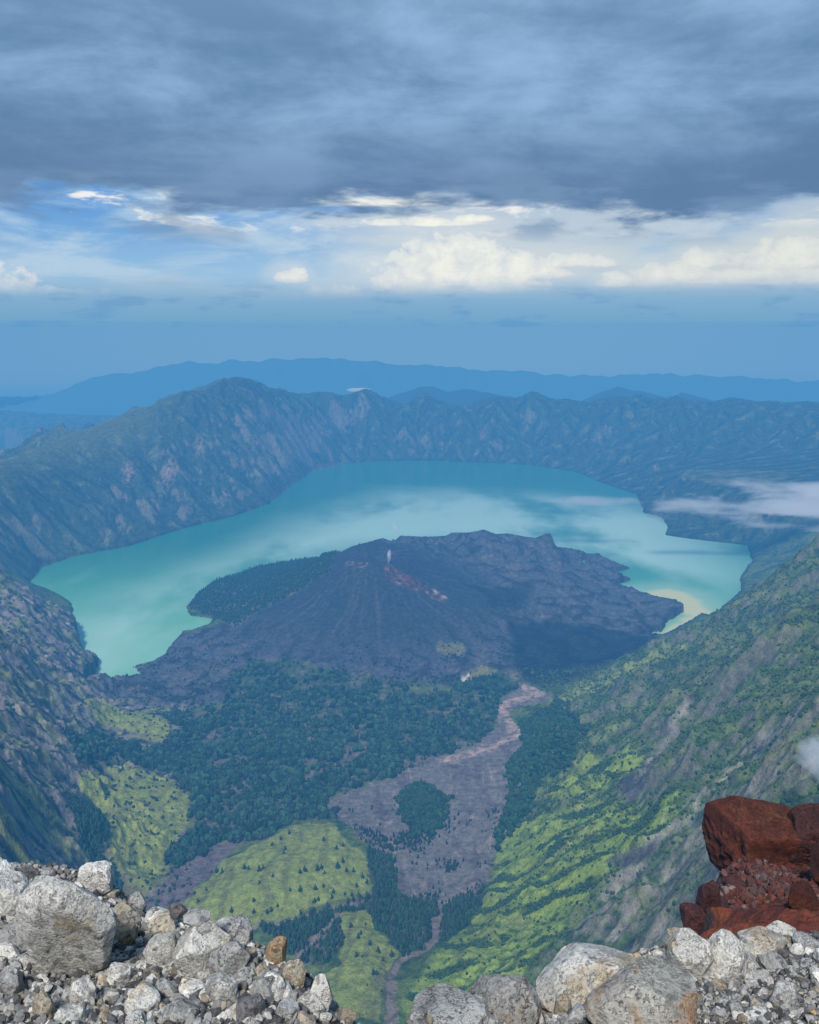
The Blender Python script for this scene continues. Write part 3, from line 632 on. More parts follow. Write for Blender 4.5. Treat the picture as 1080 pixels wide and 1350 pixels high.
scatter('shrubs', 'dark bushes lining the terrace edges of the green right hand slope', 'shrubs', pick(tg * (.012 + sst(.66, .8, fr_) * sst(-.1, .15, n_a + .5 * n_b)), 4200, 1250, 2400, 0, .5), BP, 2.6, 6.5, (.036, .072, .026), .4)
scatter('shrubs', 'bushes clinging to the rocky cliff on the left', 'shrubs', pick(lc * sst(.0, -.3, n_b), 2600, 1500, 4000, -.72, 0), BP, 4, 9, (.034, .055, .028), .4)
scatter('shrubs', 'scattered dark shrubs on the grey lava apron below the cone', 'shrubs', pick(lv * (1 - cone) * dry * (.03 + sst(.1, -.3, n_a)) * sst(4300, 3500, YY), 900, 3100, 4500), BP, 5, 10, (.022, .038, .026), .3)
print('trees', time.time() - T0)
# single trees on the meadows
MB_ = mat_new('bark'); MB_[2].inputs['Base Color'].default_value = (.06, .05, .04, 1)
def trunk_mesh():
    n = 7; V_ = []; F_ = []
    for k, (z, r) in enumerate([(-.08, .035), (.1, .022), (.35, .016), (.7, .006)]):
        for i in range(n): a = 2 * math.pi * i / n; V_.append((r * math.cos(a) + .01 * k % 2, r * math.sin(a), z))
    for k in range(3):
        for i in range(n): F_.append((k * n + i, k * n + (i + 1) % n, (k + 1) * n + (i + 1) % n, (k + 1) * n + i))
    return V_, F_
TVk, TFk = trunk_mesh()
protoT = []
for s in range(4):
    root = empty('tree', (0, 0, 0)); v, f = tree_proto(1., 50 + s, 5, 8); v[:, 2] = v[:, 2]
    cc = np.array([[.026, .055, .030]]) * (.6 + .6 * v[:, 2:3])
    mesh_np('crown', v, f, ML, cc.astype(np.float32), False, root); mesh_np('trunk', TVk, TFk, MB_[0], None, True, root)
    protoT.append(root)
singles = [  # (px, py, metres, which meadow)
 *[(x, y, h, 0) for x, y, h in [(402, 1150, 20), (396, 1152, 17), (418, 1148, 22), (424, 1146, 18), (359, 1115, 13), (370, 1108, 14), (381, 1100, 15), (376, 1121, 16), (374, 1126, 13), (427, 1109, 14), (323, 1146, 17), (328, 1147, 15), (293, 1151, 16),
   (286, 1152, 18), (342, 1149, 17), (347, 1146, 13), (360, 1157, 11), (342, 1165, 12), (382, 1175, 12), (396, 1175, 16), (416, 1174, 15), (427, 1170, 12), (446, 1144, 18), (452, 1138, 16), (428, 1152, 10), (457, 1150, 15), (466, 1150, 16),
   (272, 1175, 13), (261, 1190, 14), (335, 1190, 12), (305, 1203, 15), (335, 1204, 14), (415, 1190, 16), (420, 1188, 14), (440, 1178, 14), (455, 1180, 12), (464, 1182, 13), (444, 1120, 14), (452, 1116, 13), (478, 1158, 14), (484, 1165, 15), (470, 1170, 13), (438, 1186, 14), (366, 1196, 14), (358, 1202, 15), (352, 1206, 13)]],
 *[(x, y, h, 1) for x, y, h in [(463, 1223, 16), (482, 1220, 10), (476, 1232, 12), (453, 1238, 15), (472, 1238, 14), (488, 1246, 13), (499, 1256, 14), (470, 1262, 12), (505, 1268, 12), (498, 1256, 14), (478, 1262, 8), (492, 1284, 12), (497, 1286, 11), (484, 1300, 7), (503, 1308, 9), (448, 1216, 13), (516, 1262, 15)]],
 *[(x, y, h, 2) for x, y, h in [(199, 1098, 13), (150, 1081, 14), (151, 1064, 9), (139, 1055, 9), (227, 1068, 11), (226, 1051, 12), (231, 1100, 12), (172, 1028, 14), (180, 1022, 13), (186, 1020, 11), (162, 1017, 15), (148, 1016, 13), (240, 1078, 10), (233, 1036, 12), (220, 1030, 13), (206, 1040, 10), (216, 1072, 8), (243, 1046, 14), (238, 1040, 13)]],
 *[(x, y, h, 3) for x, y, h in [(203, 946, 16), (218, 958, 14), (214, 962, 13), (224, 966, 13), (220, 972, 14), (178, 944, 10)]],
 *[(x, y, h, 4) for x, y, h in [(226, 1150, 13), (236, 1142, 14), (250, 1130, 14), (262, 1125, 13), (233, 1160, 11), (217, 1170, 12), (224, 1176, 12), (246, 1148, 11), (272, 1128, 12), (209, 1180, 12)]]]
LBL = ['dark green tree standing on the central yellow green hill', 'dark tree standing on the lower meadow beside the stream', 'dark round tree dotted on the grassy spur at the foot of the left cliff',
       'dark tree at the edge of the upper left grassy spur', 'dark tree on the narrow grey strip left of the central hill']
GRP = ['trees on the central grassy hill', 'trees on the lower meadow', 'trees on the left grassy spur', 'trees on the upper left spur', 'trees on the grey strip']
used = set()
for i, (px, py, h, w) in enumerate(singles):
    x, y = cast(px, py, Z); z = float(samp(Z, x, y)); k = i % 4; src = protoT[k]
    if k in used:
        kids = list(src.children); r = src.copy(); link(r)
        for ch in kids: c_ = ch.copy(); link(c_); c_.parent = r
    else: r = src; used.add(k)
    r.location = (x, y, z); s = h * random.uniform(.9, 1.15); r.scale = (s * random.uniform(1.15, 1.5), s * 1.3, s * 1.1); r.rotation_euler = (0, 0, random.uniform(0, 6.28))
    tag(r, LBL[w], 'tree', GRP[w])
print('single trees', time.time() - T0)

# ------------------------------------------------------------------ haze, cloud bank and smoke (real volumes, lit by their own emission)
def vol_box(name, lo, hi, mat):
    x0, y0, z0 = lo; x1, y1, z1 = hi
    Vv = [(x, y, z) for x in (x0, x1) for y in (y0, y1) for z in (z0, z1)]
    Ff = [(0, 1, 3, 2), (4, 6, 7, 5), (0, 4, 5, 1), (2, 3, 7, 6), (0, 2, 6, 4), (1, 5, 7, 3)]
    return mesh_np(name, Vv, Ff, mat, smooth=False)
def haze_mat(sig=(6.6e-5, 8.8e-5, 10.2e-5), J=(.066, .295, .60)):
    m = bpy.data.materials.new('air_haze'); m.use_nodes = True; t = m.node_tree; g = N(t); t.nodes.remove(t.nodes['Principled BSDF'])
    sig = np.array(sig); J = np.array(J); q = sig.max()
    ab = g.node('ShaderNodeVolumeAbsorption'); ab.inputs['Color'].default_value = (*(1 - sig / q * .999), 1); ab.inputs['Density'].default_value = q / .999
    em = g.node('ShaderNodeEmission'); E = sig * J; s = E.max(); em.inputs['Color'].default_value = (*(E / s), 1); em.inputs['Strength'].default_value = s  # emission stands in for daylight scattered by the air
    ad = g.node('ShaderNodeAddShader'); t.links.new(ab.outputs[0], ad.inputs[0]); t.links.new(em.outputs[0], ad.inputs[1])
    t.links.new(ad.outputs[0], t.nodes['Material Output'].inputs['Volume']); return m
hz = vol_box('haze', (-95e3, -25e3, -2100), (95e3, 21e3, EYE + 140), haze_mat()); tag(hz, kind='structure')
hz = vol_box('distant_haze', (-94e3, 21.05e3, -300), (94e3, 94e3, EYE + 1), haze_mat((1.6e-4, 1.6e-4, 1.6e-4), (.42, .71, .60))); tag(hz, kind='structure')  # added glowing layer, tinted to lighten the horizon seen through the nearer haze

#FG_START
# ------------------------------------------------------------------ cloud, mist and smoke
import bmesh
def ico(n, r=1.):
    bm = bmesh.new(); bmesh.ops.create_icosphere(bm, subdivisions=n, radius=r); bm.verts.ensure_lookup_table()
    v = np.array([q.co[:] for q in bm.verts]); f = np.array([[q.index for q in p.verts] for p in bm.faces]); bm.free(); return v, f
ICO = {k: ico(k) for k in (1, 2, 3, 4, 5, 6)}
def puff(name, label, cat, loc, rad, dens, nscale, col=(.62, .72, .82), rot=(0, 0, 0), thr=(.42, .62), stretch=(1, 1, 1), taper=0., step=.25, ew=.42, group=None):
    m = bpy.data.materials.new(name + '_vapour'); m.use_nodes = True; t = m.node_tree; g = N(t); t.nodes.remove(t.nodes['Principled BSDF'])
    oc = g.node('ShaderNodeTexCoord').outputs['Object']; p = pos(g)
    sx = g.node('ShaderNodeSeparateXYZ'); g.put(sx.inputs[0], oc)
    wid = g.m('ADD', 1 - taper * .5, g.m('MULTIPLY', sx.outputs[0], taper * .5))          # thinner towards -x
    ln = g.vm('LENGTH', g.xyz(sx.outputs[0], g.m('DIVIDE', sx.outputs[1], wid), g.m('DIVIDE', sx.outputs[2], wid)))
    ln = t.nodes[-1].outputs['Value'] if False else [n_ for n_ in t.nodes if n_.type == 'VECT_MATH'][-1].outputs['Value']
    env = g.sst(ln, 1., .25)
    nz = g.noise(g.vm('MULTIPLY', p, stretch), nscale, 5, .58, .4)
    a = g.m('ADD', nz, g.m('MULTIPLY', g.m('SUBTRACT', env, .55), ew))
    den = g.m('MULTIPLY', g.m('MULTIPLY', g.sst(a, *thr), g.sst(env, 0., .5)), dens)
    ab = g.node('ShaderNodeVolumeAbsorption'); ab.inputs['Color'].default_value = (0, 0, 0, 1); g.put(ab.inputs['Density'], den)
    em = g.node('ShaderNodeEmission'); g.put(em.inputs['Color'], g.mix(g.sst(sx.outputs[2], -.6, .5), tuple(c * .72 for c in col), col)); g.put(em.inputs['Strength'], den)  # vapour glows in place of scattered light, underside shade put into the colour
    ad = g.node('ShaderNodeAddShader'); t.links.new(ab.outputs[0], ad.inputs[0]); t.links.new(em.outputs[0], ad.inputs[1]); t.links.new(ad.outputs[0], t.nodes['Material Output'].inputs['Volume'])
    m.cycles.volume_step_rate = step
    v, f = ICO[3]; v = v.copy()
    w = (1 - taper * .5 + v[:, 0] * taper * .5); v[:, 1] *= w; v[:, 2] *= w; v = v * (1 + .04 * perlin3(v[:, 0] * 3, v[:, 1] * 3, v[:, 2] * 3, 9))[:, None]
    o = mesh_np(name, v, f, m); o.location = loc; o.scale = rad; o.rotation_euler = rot
    return tag(o, label, cat, group)
CLD = (.50, .60, .72)
puff('cloud', 'long white cloud bank drifting over the right hand shore of the lake', 'cloud', at_d(1150, 656, 5700), (2700, 420, 950), .014, .0062, (.58, .69, .80), (0, -.04, .05), stretch=(.3, .3, 1.5), taper=.9, thr=(.52, .78), step=.06, ew=.42)
puff('cloud', 'thin torn wisp of mist over the lake at the left tip of the cloud bank', 'cloud', at_d(775, 660, 6000), (700, 150, 80), .010, .006, CLD, stretch=(.4, .4, 1.6), thr=(.54, .8), step=.15)
puff('cloud', 'tiny white lens shaped cloud capping a summit of the far rim', 'cloud', at_d(474, 514, 12200), (260, 260, 40), .016, .003, (.60, .68, .74), thr=(.3, .5), step=.2)
puff('cloud', 'faint patch of mist clinging to the slope at the right edge', 'cloud', at_d(1085, 1000, 1150), (70, 80, 60), .022, .028, CLD, thr=(.5, .8), step=.2)
puff('smoke', 'thin white smoke rising from the crater of the cone', 'smoke', at_d(513, 733, 4480), (20, 22, 80), .05, .03, (.55, .62, .72), (0, .08, 0), stretch=(1, 1, .5), thr=(.40, .62), step=.2)
puff('smoke', 'pale smoke drifting off the saddle behind the crater', 'smoke', at_d(522, 697, 5100), (22, 22, 75), .03, .025, (.55, .64, .74), (0, -.5, 0), stretch=(1, 1, .6), thr=(.42, .66), step=.2)

# ------------------------------------------------------------------ foreground rim
def rbf(pts, c):
    P = np.array(pts); k = len(P); A = np.sqrt((P[:, None, 0] - P[None, :, 0]) ** 2 + (P[:, None, 1] - P[None, :, 1]) ** 2 + c * c)
    M_ = np.zeros((k + 1, k + 1)); M_[:k, :k] = A; M_[:k, k] = 1; M_[k, :k] = 1
    s = np.linalg.solve(M_, np.append(P[:, 2], 0))
    def f(x, y):
        x = np.asarray(x, float); y = np.asarray(y, float); o = np.full(x.shape, s[k])
        for i in range(k): o = o + s[i] * np.sqrt((x - P[i, 0]) ** 2 + (y - P[i, 1]) ** 2 + c * c)
        return o
    return f
pts = []
crestL = [(-80, 1160, 3.15), (0, 1168, 3.1), (60, 1160, 3.05), (110, 1158, 3.0), (150, 1165, 2.85), (180, 1200, 2.75), (230, 1212, 2.62), (300, 1228, 2.5), (345, 1250, 2.4), (380, 1275, 2.3), (420, 1308, 2.15), (462, 1350, 2.0)]
crestR = [(548, 1350, 2.05), (600, 1336, 2.15), (650, 1330, 2.25), (705, 1334, 2.3), (735, 1305, 2.5), (800, 1272, 2.8), (870, 1254, 3.0), (950, 1248, 3.1), (1020, 1246, 3.2), (1080, 1243, 3.3), (1160, 1240, 3.4)]
for cr in (crestL, crestR):
    for a, b, d in cr:
        q = at_d(a, b, d); pts.append(q); pts.append((q[0] * 1.1, q[1] + .45, q[2] - .75)); pts.append((q[0] * 1.3, q[1] + 1.5, q[2] - 3.2))
for a, b, d in [(-60, 1360, 1.7), (0, 1355, 1.7), (100, 1355, 1.7), (200, 1355, 1.68), (300, 1355, 1.68), (400, 1357, 1.75), (60, 1260, 2.2), (180, 1270, 2.15), (280, 1290, 2.05), (600, 1375, 1.8), (700, 1362, 1.8), (800, 1355, 1.75), (900, 1355, 1.7), (1000, 1352, 1.7), (1080, 1350, 1.7), (1160, 1350, 1.7),
                (850, 1310, 2.1), (960, 1305, 2.2), (1060, 1300, 2.25), (560, 1368, 1.92), (600, 1356, 1.98), (650, 1350, 2.02), (700, 1352, 2.05), (740, 1330, 2.2)]:
    pts.append(at_d(a, b, d))
for x, y, z in [(0, 1.7, -2.3), (-.02, 2.2, -3.4), (0, 3, -5.5), (-.6, .6, -1.55), (.6, .6, -1.55), (0, .6, -1.6), (-2, .6, -1.4), (2, .6, -1.4), (0, -.5, -1.6)]: pts.append((x, y, EYE + z))
fz0 = rbf(pts, .06)
def fz(x, y):
    return fz0(x, y) - .02 + .03 * fbm(x * 3.2, y * 3.2, 5, 401) + .012 * fbm(x * 22, y * 22, 4, 405)
GX, GY = np.meshgrid(np.linspace(-3.4, 3.4, 760), np.linspace(.5, 5.2, 520))
GZ = fz(GX, GY)
def rock_material(name, light, mid, dark, stain, stain_amt, crackle=1., ns=1., bd=.018):
    m, g, b = mat_new(name); oc = g.node('ShaderNodeTexCoord').outputs['Object']; oi = g.node('ShaderNodeObjectInfo')
    off = g.vm('ADD', g.vm('MULTIPLY', pos(g), (ns, ns, ns)), g.xyz(g.m('MULTIPLY', oi.outputs['Random'], 37.), g.m('MULTIPLY', oi.outputs['Random'], 91.), 0.))
    n1 = g.noise(off, 5., 8, .62, .3); n2 = g.noise(off, 26., 8, .66, .0); n3 = g.noise(off, 110., 4, .6); n4 = g.noise(off, 2.6, 5, .6, .8)
    c = g.mix(g.sst(n1, .32, .64), mid, light); c = g.mix(g.m('MULTIPLY', g.sst(n2, .48, .33), .8), c, dark)
    c = g.mix(g.m('MULTIPLY', g.sst(n3, .56, .7), .2), c, tuple(min(1, q * 1.5) for q in light)); c = g.mix(g.m('MULTIPLY', g.sst(n3, .42, .30), .3), c, dark)
    c = g.mix(g.m('MULTIPLY', g.sst(g.m('ADD', n4, g.m('MULTIPLY', g.m('SUBTRACT', n2, .5), .4)), .62 - stain_amt, .74 - stain_amt), .8), c, stain)
    vc = g.voro(g.vm('ADD', off, g.xyz(n1, n2, n1)), 7., 'DISTANCE_TO_EDGE'); crk = g.sst(vc, .0, .03); pit = g.sst(g.voro(off, 48.), .22, .08)
    c = g.mix(g.m('MULTIPLY', g.m('SUBTRACT', 1., crk), .6 * crackle), c, tuple(q * .35 for q in dark)); c = g.mix(g.m('MULTIPLY', g.m('MULTIPLY', pit, g.sst(n1, .5, .62)), .55), c, tuple(q * .5 for q in dark))
    bw = g.m('ADD', .70, g.m('MULTIPLY', oi.outputs['Random'], .5)); c = g.mix(1., c, g.xyz(bw, bw, bw), 'MULTIPLY')
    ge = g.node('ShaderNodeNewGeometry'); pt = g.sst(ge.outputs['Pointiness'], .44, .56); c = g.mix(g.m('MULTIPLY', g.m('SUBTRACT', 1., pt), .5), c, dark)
    g.put(b.inputs['Base Color'], c); b.inputs['Specular IOR Level'].default_value = .25; b.inputs['Roughness'].default_value = .8
    h = g.m('ADD', g.m('MULTIPLY', n2, .9), g.m('ADD', g.m('MULTIPLY', n3, .3), g.m('MULTIPLY', crk, .3 * crackle)))
    g.put(b.inputs['Normal'], g.bump(h, 1., bd)); return m
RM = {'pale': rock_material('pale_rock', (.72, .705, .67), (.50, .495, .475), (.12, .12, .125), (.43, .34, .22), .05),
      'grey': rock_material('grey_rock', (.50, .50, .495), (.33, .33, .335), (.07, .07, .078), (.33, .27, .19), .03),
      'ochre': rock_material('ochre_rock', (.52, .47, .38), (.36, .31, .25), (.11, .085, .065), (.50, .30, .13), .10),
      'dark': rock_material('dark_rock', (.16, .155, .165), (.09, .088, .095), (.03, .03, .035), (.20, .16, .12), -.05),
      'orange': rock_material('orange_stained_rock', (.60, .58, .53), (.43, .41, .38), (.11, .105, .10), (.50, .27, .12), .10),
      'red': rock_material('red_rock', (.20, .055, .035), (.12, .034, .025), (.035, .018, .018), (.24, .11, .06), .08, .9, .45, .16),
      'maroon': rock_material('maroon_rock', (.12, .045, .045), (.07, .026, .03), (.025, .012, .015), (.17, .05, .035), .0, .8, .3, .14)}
def rock_verts(n, seed, ncut=14, rough=.1, box=0., sc=(1, 1, 1), cut=(.5, .8)):
    # broken block: soft intersection of random half spaces, so faces are flat and edges crisp
    r = np.random.default_rng(seed); u = ICO[n][0]; ns, ds = [], []
    if box:
        for ax in range(3):
            for sg in (-1, 1):
                q = r.normal(size=3) * .16 * (1.4 - box * .6); q[ax] += sg; ns.append(q / np.linalg.norm(q)); ds.append(r.uniform(.62, .82))
    kk = int(ncut * .55) if box else max(4, ncut)
    for k in range(kk):
        best = None
        for _ in range(12):
            q = r.normal(size=3); q /= np.linalg.norm(q); m0 = max([float(q @ w) for w in ns] or [-1])
            if best is None or m0 < best[0]: best = (m0, q)
        ns.append(best[1]); ds.append(r.uniform(cut[0] + .12, cut[1] + (.3 if box else .12)))
    dots = u @ np.array(ns).T; rad = np.where(dots > .05, np.array(ds)[None] / np.maximum(dots, .05), 9.)
    K_ = 48. if n >= 4 else 60.; rad = np.concatenate([rad, np.full((len(u), 1), 1.22 if not box else 1.5)], 1); rad = -np.log(np.exp(-K_ * rad).sum(1)) / K_
    v = u * rad[:, None]
    v = v + (.06 if box else .09) * np.stack([perlin3(v[:, 0] * 1.5, v[:, 1] * 1.5, v[:, 2] * 1.5, seed + k) for k in range(3)], 1)
    v = v * np.array(sc)[None]; s = np.cbrt(np.prod(sc)); nrm = v / (np.linalg.norm(v, axis=1, keepdims=True) + 1e-9)
    a = v / s; disp = 0
    for k, (fq, am) in enumerate([(1.6, .9), (3.4, .32), (7.5, .2), (16, .14), (34, .10), (70, .05)][:n + 1]):
        q = perlin3(a[:, 0] * fq + seed, a[:, 1] * fq, a[:, 2] * fq, seed + 40 + k)
        disp = disp + am * (q if k != 1 else (.45 - np.abs(q) * 1.6))
    v = v + nrm * (disp * rough * s * .6)[:, None]
    if n >= 4:                                                  # chipped edges and broken faces
        for _ in range(34):
            nn = r.normal(size=3); nn /= np.linalg.norm(nn); pr = v @ nn; d = pr - (pr.max() - s * r.uniform(.02, .13)); m_ = d > 0
            v[m_] -= nn[None] * d[m_, None] * .96
        v = v + nrm * (sum(am * perlin3(a[:, 0] * fq, a[:, 1] * fq, a[:, 2] * fq, seed + 90) for fq, am in ((9, .022), (22, .014), (50, .008))) * s)[:, None]
    return v
CF = math.hypot(1, 0)
def hit_fg(px, py, f=None, lo=1.2, hi=6., n=500):
    r = ray(px, py); f = f or fz; y = np.linspace(lo, hi, n); x = r[0] / r[1] * y; z = EYE + r[2] / r[1] * y
    h = np.nonzero(f(x, y) >= z)[0]; return (y[h[0]] if len(h) else None)
mesh_cache = {}
def rock(px, py, w, h, mat, label, seed, n=5, ncut=14, rough=.12, box=0., rot=None, group=None, name='rock', tilt=(0, 0), dd=None, deep=.85, f=None, lo=1.2, hi=6., cut=(.5, .8)):
    d = dd or hit_fg(px, py + h * .22, f, lo, hi)
    if d is None: d = hit_fg(px, py + h * .5, f, lo, hi) or 2.2
    c = at_d(px, py, d); r = ray(px, py); k = d / r[1] / F * np.linalg.norm([r[0], r[1], r[2]]) ** 0
    depn = math.atan2(-r[2], r[1]); sx = w / 2 * k; sy = sx * deep; hh = h / 2 * k
    sz = math.sqrt(max(hh ** 2 - (sy * math.sin(depn)) ** 2, (hh * .35) ** 2)) / math.cos(depn)
    v = rock_verts(n, seed, ncut, rough, box, (sx * 1.15, sy * 1.1, sz * 1.15), cut)
    o = mesh_np(name, v, ICO[n][1], RM[mat], smooth=True); o.location = c; o.rotation_euler = (tilt[0], tilt[1], rot if rot is not None else 0)
    return tag(o, label, 'rock', group), c, max(sx, sy)
taken = []
def big(*a, **k):
    o, c, r = rock(*a, **k); taken.append((c[0], c[1], r, a[0], a[1], a[2], a[3])); return o
# left ridge
big(94, 1230, 132, 186, 'pale', 'largest pale grey slab tilted up on the left rubble ridge', 72, 6, 11, .13, tilt=(.3, .12), deep=.62, cut=(.5, .85))
big(128, 1163, 52, 48, 'pale', 'pale blocky rock crowning the left ridge above the largest slab', 2, 6, 14, .14, .4)
big(10, 1186, 64, 62, 'pale', 'pale rounded rock cut by the left picture edge near the ridge top', 3, 6, 10, .1)
big(22, 1234, 56, 46, 'grey', 'grey rock at the left picture edge just left of the largest slab', 4, 5, 12, .12)
big(6, 1257, 36, 26, 'pale', 'small flat pale rock jutting in at the left edge over the dark hollow', 5, 5, 10, .1)
big(58, 1151, 24, 15, 'grey', 'small round grey stone on the ridge skyline left of the topmost rock', 6, 5)
big(176, 1192, 36, 32, 'pale', 'pale block on the skyline right of the topmost rock', 7, 5, 14, .14, .3)
big(163, 1232, 36, 30, 'ochre', 'round buff rock right of the largest slab', 8, 5, 12, .1)
big(209, 1214, 46, 30, 'pale', 'pale wedge shaped rock lying on the skyline in the middle of the left ridge', 9, 5, 12, .1, tilt=(0, .3))
big(262, 1255, 74, 70, 'pale', 'broad smooth pale rock in the middle of the left ridge', 10, 6, 10, .07)
big(212, 1258, 44, 54, 'pale', 'cracked pale rock leaning on the broad smooth rock', 11, 5, 12, .1)
big(233, 1201, 24, 20, 'dark', 'small dark stone on the skyline of the left ridge', 12, 5, 10, .16)
big(258, 1208, 40, 26, 'grey', 'speckled rock beside the small dark stone on the left skyline', 13, 5, 14, .16)
big(308, 1232, 56, 46, 'grey', 'jagged grey rock standing on the skyline of the left ridge', 14, 6, 16, .2, .3)
big(364, 1256, 28, 34, 'ochre', 'ochre capped rock poking up on the right part of the left ridge', 115, 5, 7, .10, .3, cut=(.45, .8))
big(300, 1278, 46, 52, 'grey', 'dark grey triangular rock below the jagged skyline rock', 16, 5, 9, .12)
big(292, 1308, 44, 42, 'pale', 'pale block low on the left ridge below the triangular rock', 17, 5, 12, .12, .3)
big(388, 1288, 36, 42, 'ochre', 'crumbly brown rock right of the ochre capped rock', 18, 6, 16, .22)
big(360, 1302, 34, 38, 'pale', 'upright pale rock left of the crumbly brown rock', 19, 5, 12, .14)
big(421, 1320, 32, 54, 'pale', 'tall pale rock near the lower right end of the left ridge', 20, 5, 12, .12)
big(450, 1345, 36, 14, 'ochre', 'flat buff stone at the foot of the left ridge', 21, 5, 8, .1)
big(186, 1322, 50, 44, 'pale', 'pale lumpy rock at the bottom of the left rubble', 22, 5, 14, .16)
big(109, 1312, 36, 44, 'pale', 'pale rock directly under the largest slab', 23, 5, 12, .12)
big(217, 1310, 36, 36, 'grey', 'grey rock between the pale lumpy rock and the pale block', 24, 5, 12, .14)
big(160, 1286, 34, 34, 'pale', 'light rock at the lower right corner of the largest slab', 25, 5, 12, .12, .3)
big(240, 1335, 44, 34, 'grey', 'grey rock on the bottom picture edge below the broad smooth rock', 26, 5, 12, .14)
big(58, 1330, 34, 40, 'ochre', 'brownish rock beside the dark hollow at bottom left', 27, 5, 12, .14)
big(10, 1300, 36, 44, 'grey', 'greenish grey rock in the bottom left corner', 28, 5, 12, .14)
big(330, 1330, 40, 36, 'dark', 'dark grey rock near the bottom edge below the upright pale rock', 29, 5, 12, .16)
big(137, 1260, 11, 8, 'orange', 'tiny orange chip beside the largest slab', 30, 3)
big(262, 1307, 14, 8, 'orange', 'tiny orange brown chip among gravel left of the low pale block', 31, 3)
# right ridge
big(592, 1340, 90, 42, 'grey', 'low grey boulder at the left end of the right hand rocks', 41, 6, 9, .09, cut=(.65, .9))
big(666, 1322, 88, 68, 'grey', 'rounded grey boulder second from the left on the right hand side', 42, 6, 9, .1, cut=(.65, .9))
big(778, 1288, 112, 74, 'pale', 'long pale boulder sloping left behind the orange stained one', 43, 6, 8, .08, tilt=(0, -.3), cut=(.6, .88))
big(852, 1324, 134, 96, 'orange', 'large orange stained boulder at the bottom right', 74, 6, 10, .09, cut=(.6, .88))
big(910, 1268, 62, 66, 'pale', 'left half of the white boulder split by a crack', 45, 6, 12, .12, .3)
big(953, 1272, 62, 66, 'pale', 'right half of the white boulder split by a crack', 46, 6, 12, .13, .3, tilt=(0, .35))
big(899, 1234, 40, 24, 'ochre', 'yellowish blocky rock on the skyline above the split white boulder', 47, 5, 14, .14, .4)
big(1001, 1246, 54, 44, 'pale', 'pale pointed rock on the skyline below the red outcrop', 48, 6, 12, .14)
big(1062, 1243, 34, 24, 'grey', 'grey stone on the skyline near the right picture edge', 49, 5)
big(1036, 1241, 22, 20, 'ochre', 'round yellowish stone on the skyline beside the pale pointed rock', 50, 5)
big(962, 1240, 28, 18, 'pale', 'small whitish stone on the skyline right of the split white boulder', 51, 5)
big(968, 1252, 22, 14, 'dark', 'dark stone wedged between the split boulder and the pale pointed rock', 52, 4)
big(1034, 1319, 34, 44, 'grey', 'upright grey stone standing on the gravel at the right', 53, 5, 12, .12)
big(1001, 1291, 36, 14, 'pale', 'flat pale stone on the gravel left of the upright grey stone', 54, 5, 8, .1)
big(801, 1270, 30, 30, 'grey', 'dark grey angular block on top of the long pale boulder', 55, 5, 12, .12, .3)
big(742, 1330, 26, 34, 'ochre', 'small brownish stone left of the orange stained boulder', 56, 5)
big(758, 1322, 20, 24, 'pale', 'small pale stone wedged against the orange stained boulder', 57, 5)
big(780, 1310, 30, 30, 'grey', 'grey stone between the long pale boulder and the orange stained boulder', 58, 5)
big(712, 1338, 30, 16, 'orange', 'low orange stone between the rounded boulder and the brownish stone', 59, 4)
big(1072, 1338, 16, 14, 'ochre', 'cream coloured pebble in the bottom right corner', 60, 4)
big(1000, 1340, 38, 14, 'pale', 'flat light stone on the bottom edge at the right', 61, 4)
# medium stones: individual copies of a few shapes
protos = []
for s in range(14):
    v = rock_verts(4 if s < 8 else 3, 700 + s, 8, .10, .5 * (s % 3 == 0), cut=(.4, .8)); f = ICO[4 if s < 8 else 3][1]
    protos.append((v, f))
pm = {}
NEAR = [(92, 1226, 'the largest slab'), (262, 1255, 'the broad smooth rock'), (364, 1256, 'the ochre capped rock'), (186, 1322, 'the pale lumpy rock'), (421, 1320, 'the tall pale rock'), (310, 1240, 'the jagged skyline rock'),
        (666, 1322, 'the rounded grey boulder'), (852, 1322, 'the orange stained boulder'), (930, 1268, 'the split white boulder'), (1034, 1319, 'the upright grey stone'), (1001, 1246, 'the pale pointed rock')]
def inside(px, py, gap=.72):
    return any(((px - t[3]) / (t[5] / 2 * gap)) ** 2 + ((py - t[4]) / (t[6] / 2 * gap)) ** 2 < 1 for t in taken)
cand = 0; placed = []
rr = random.Random(5)
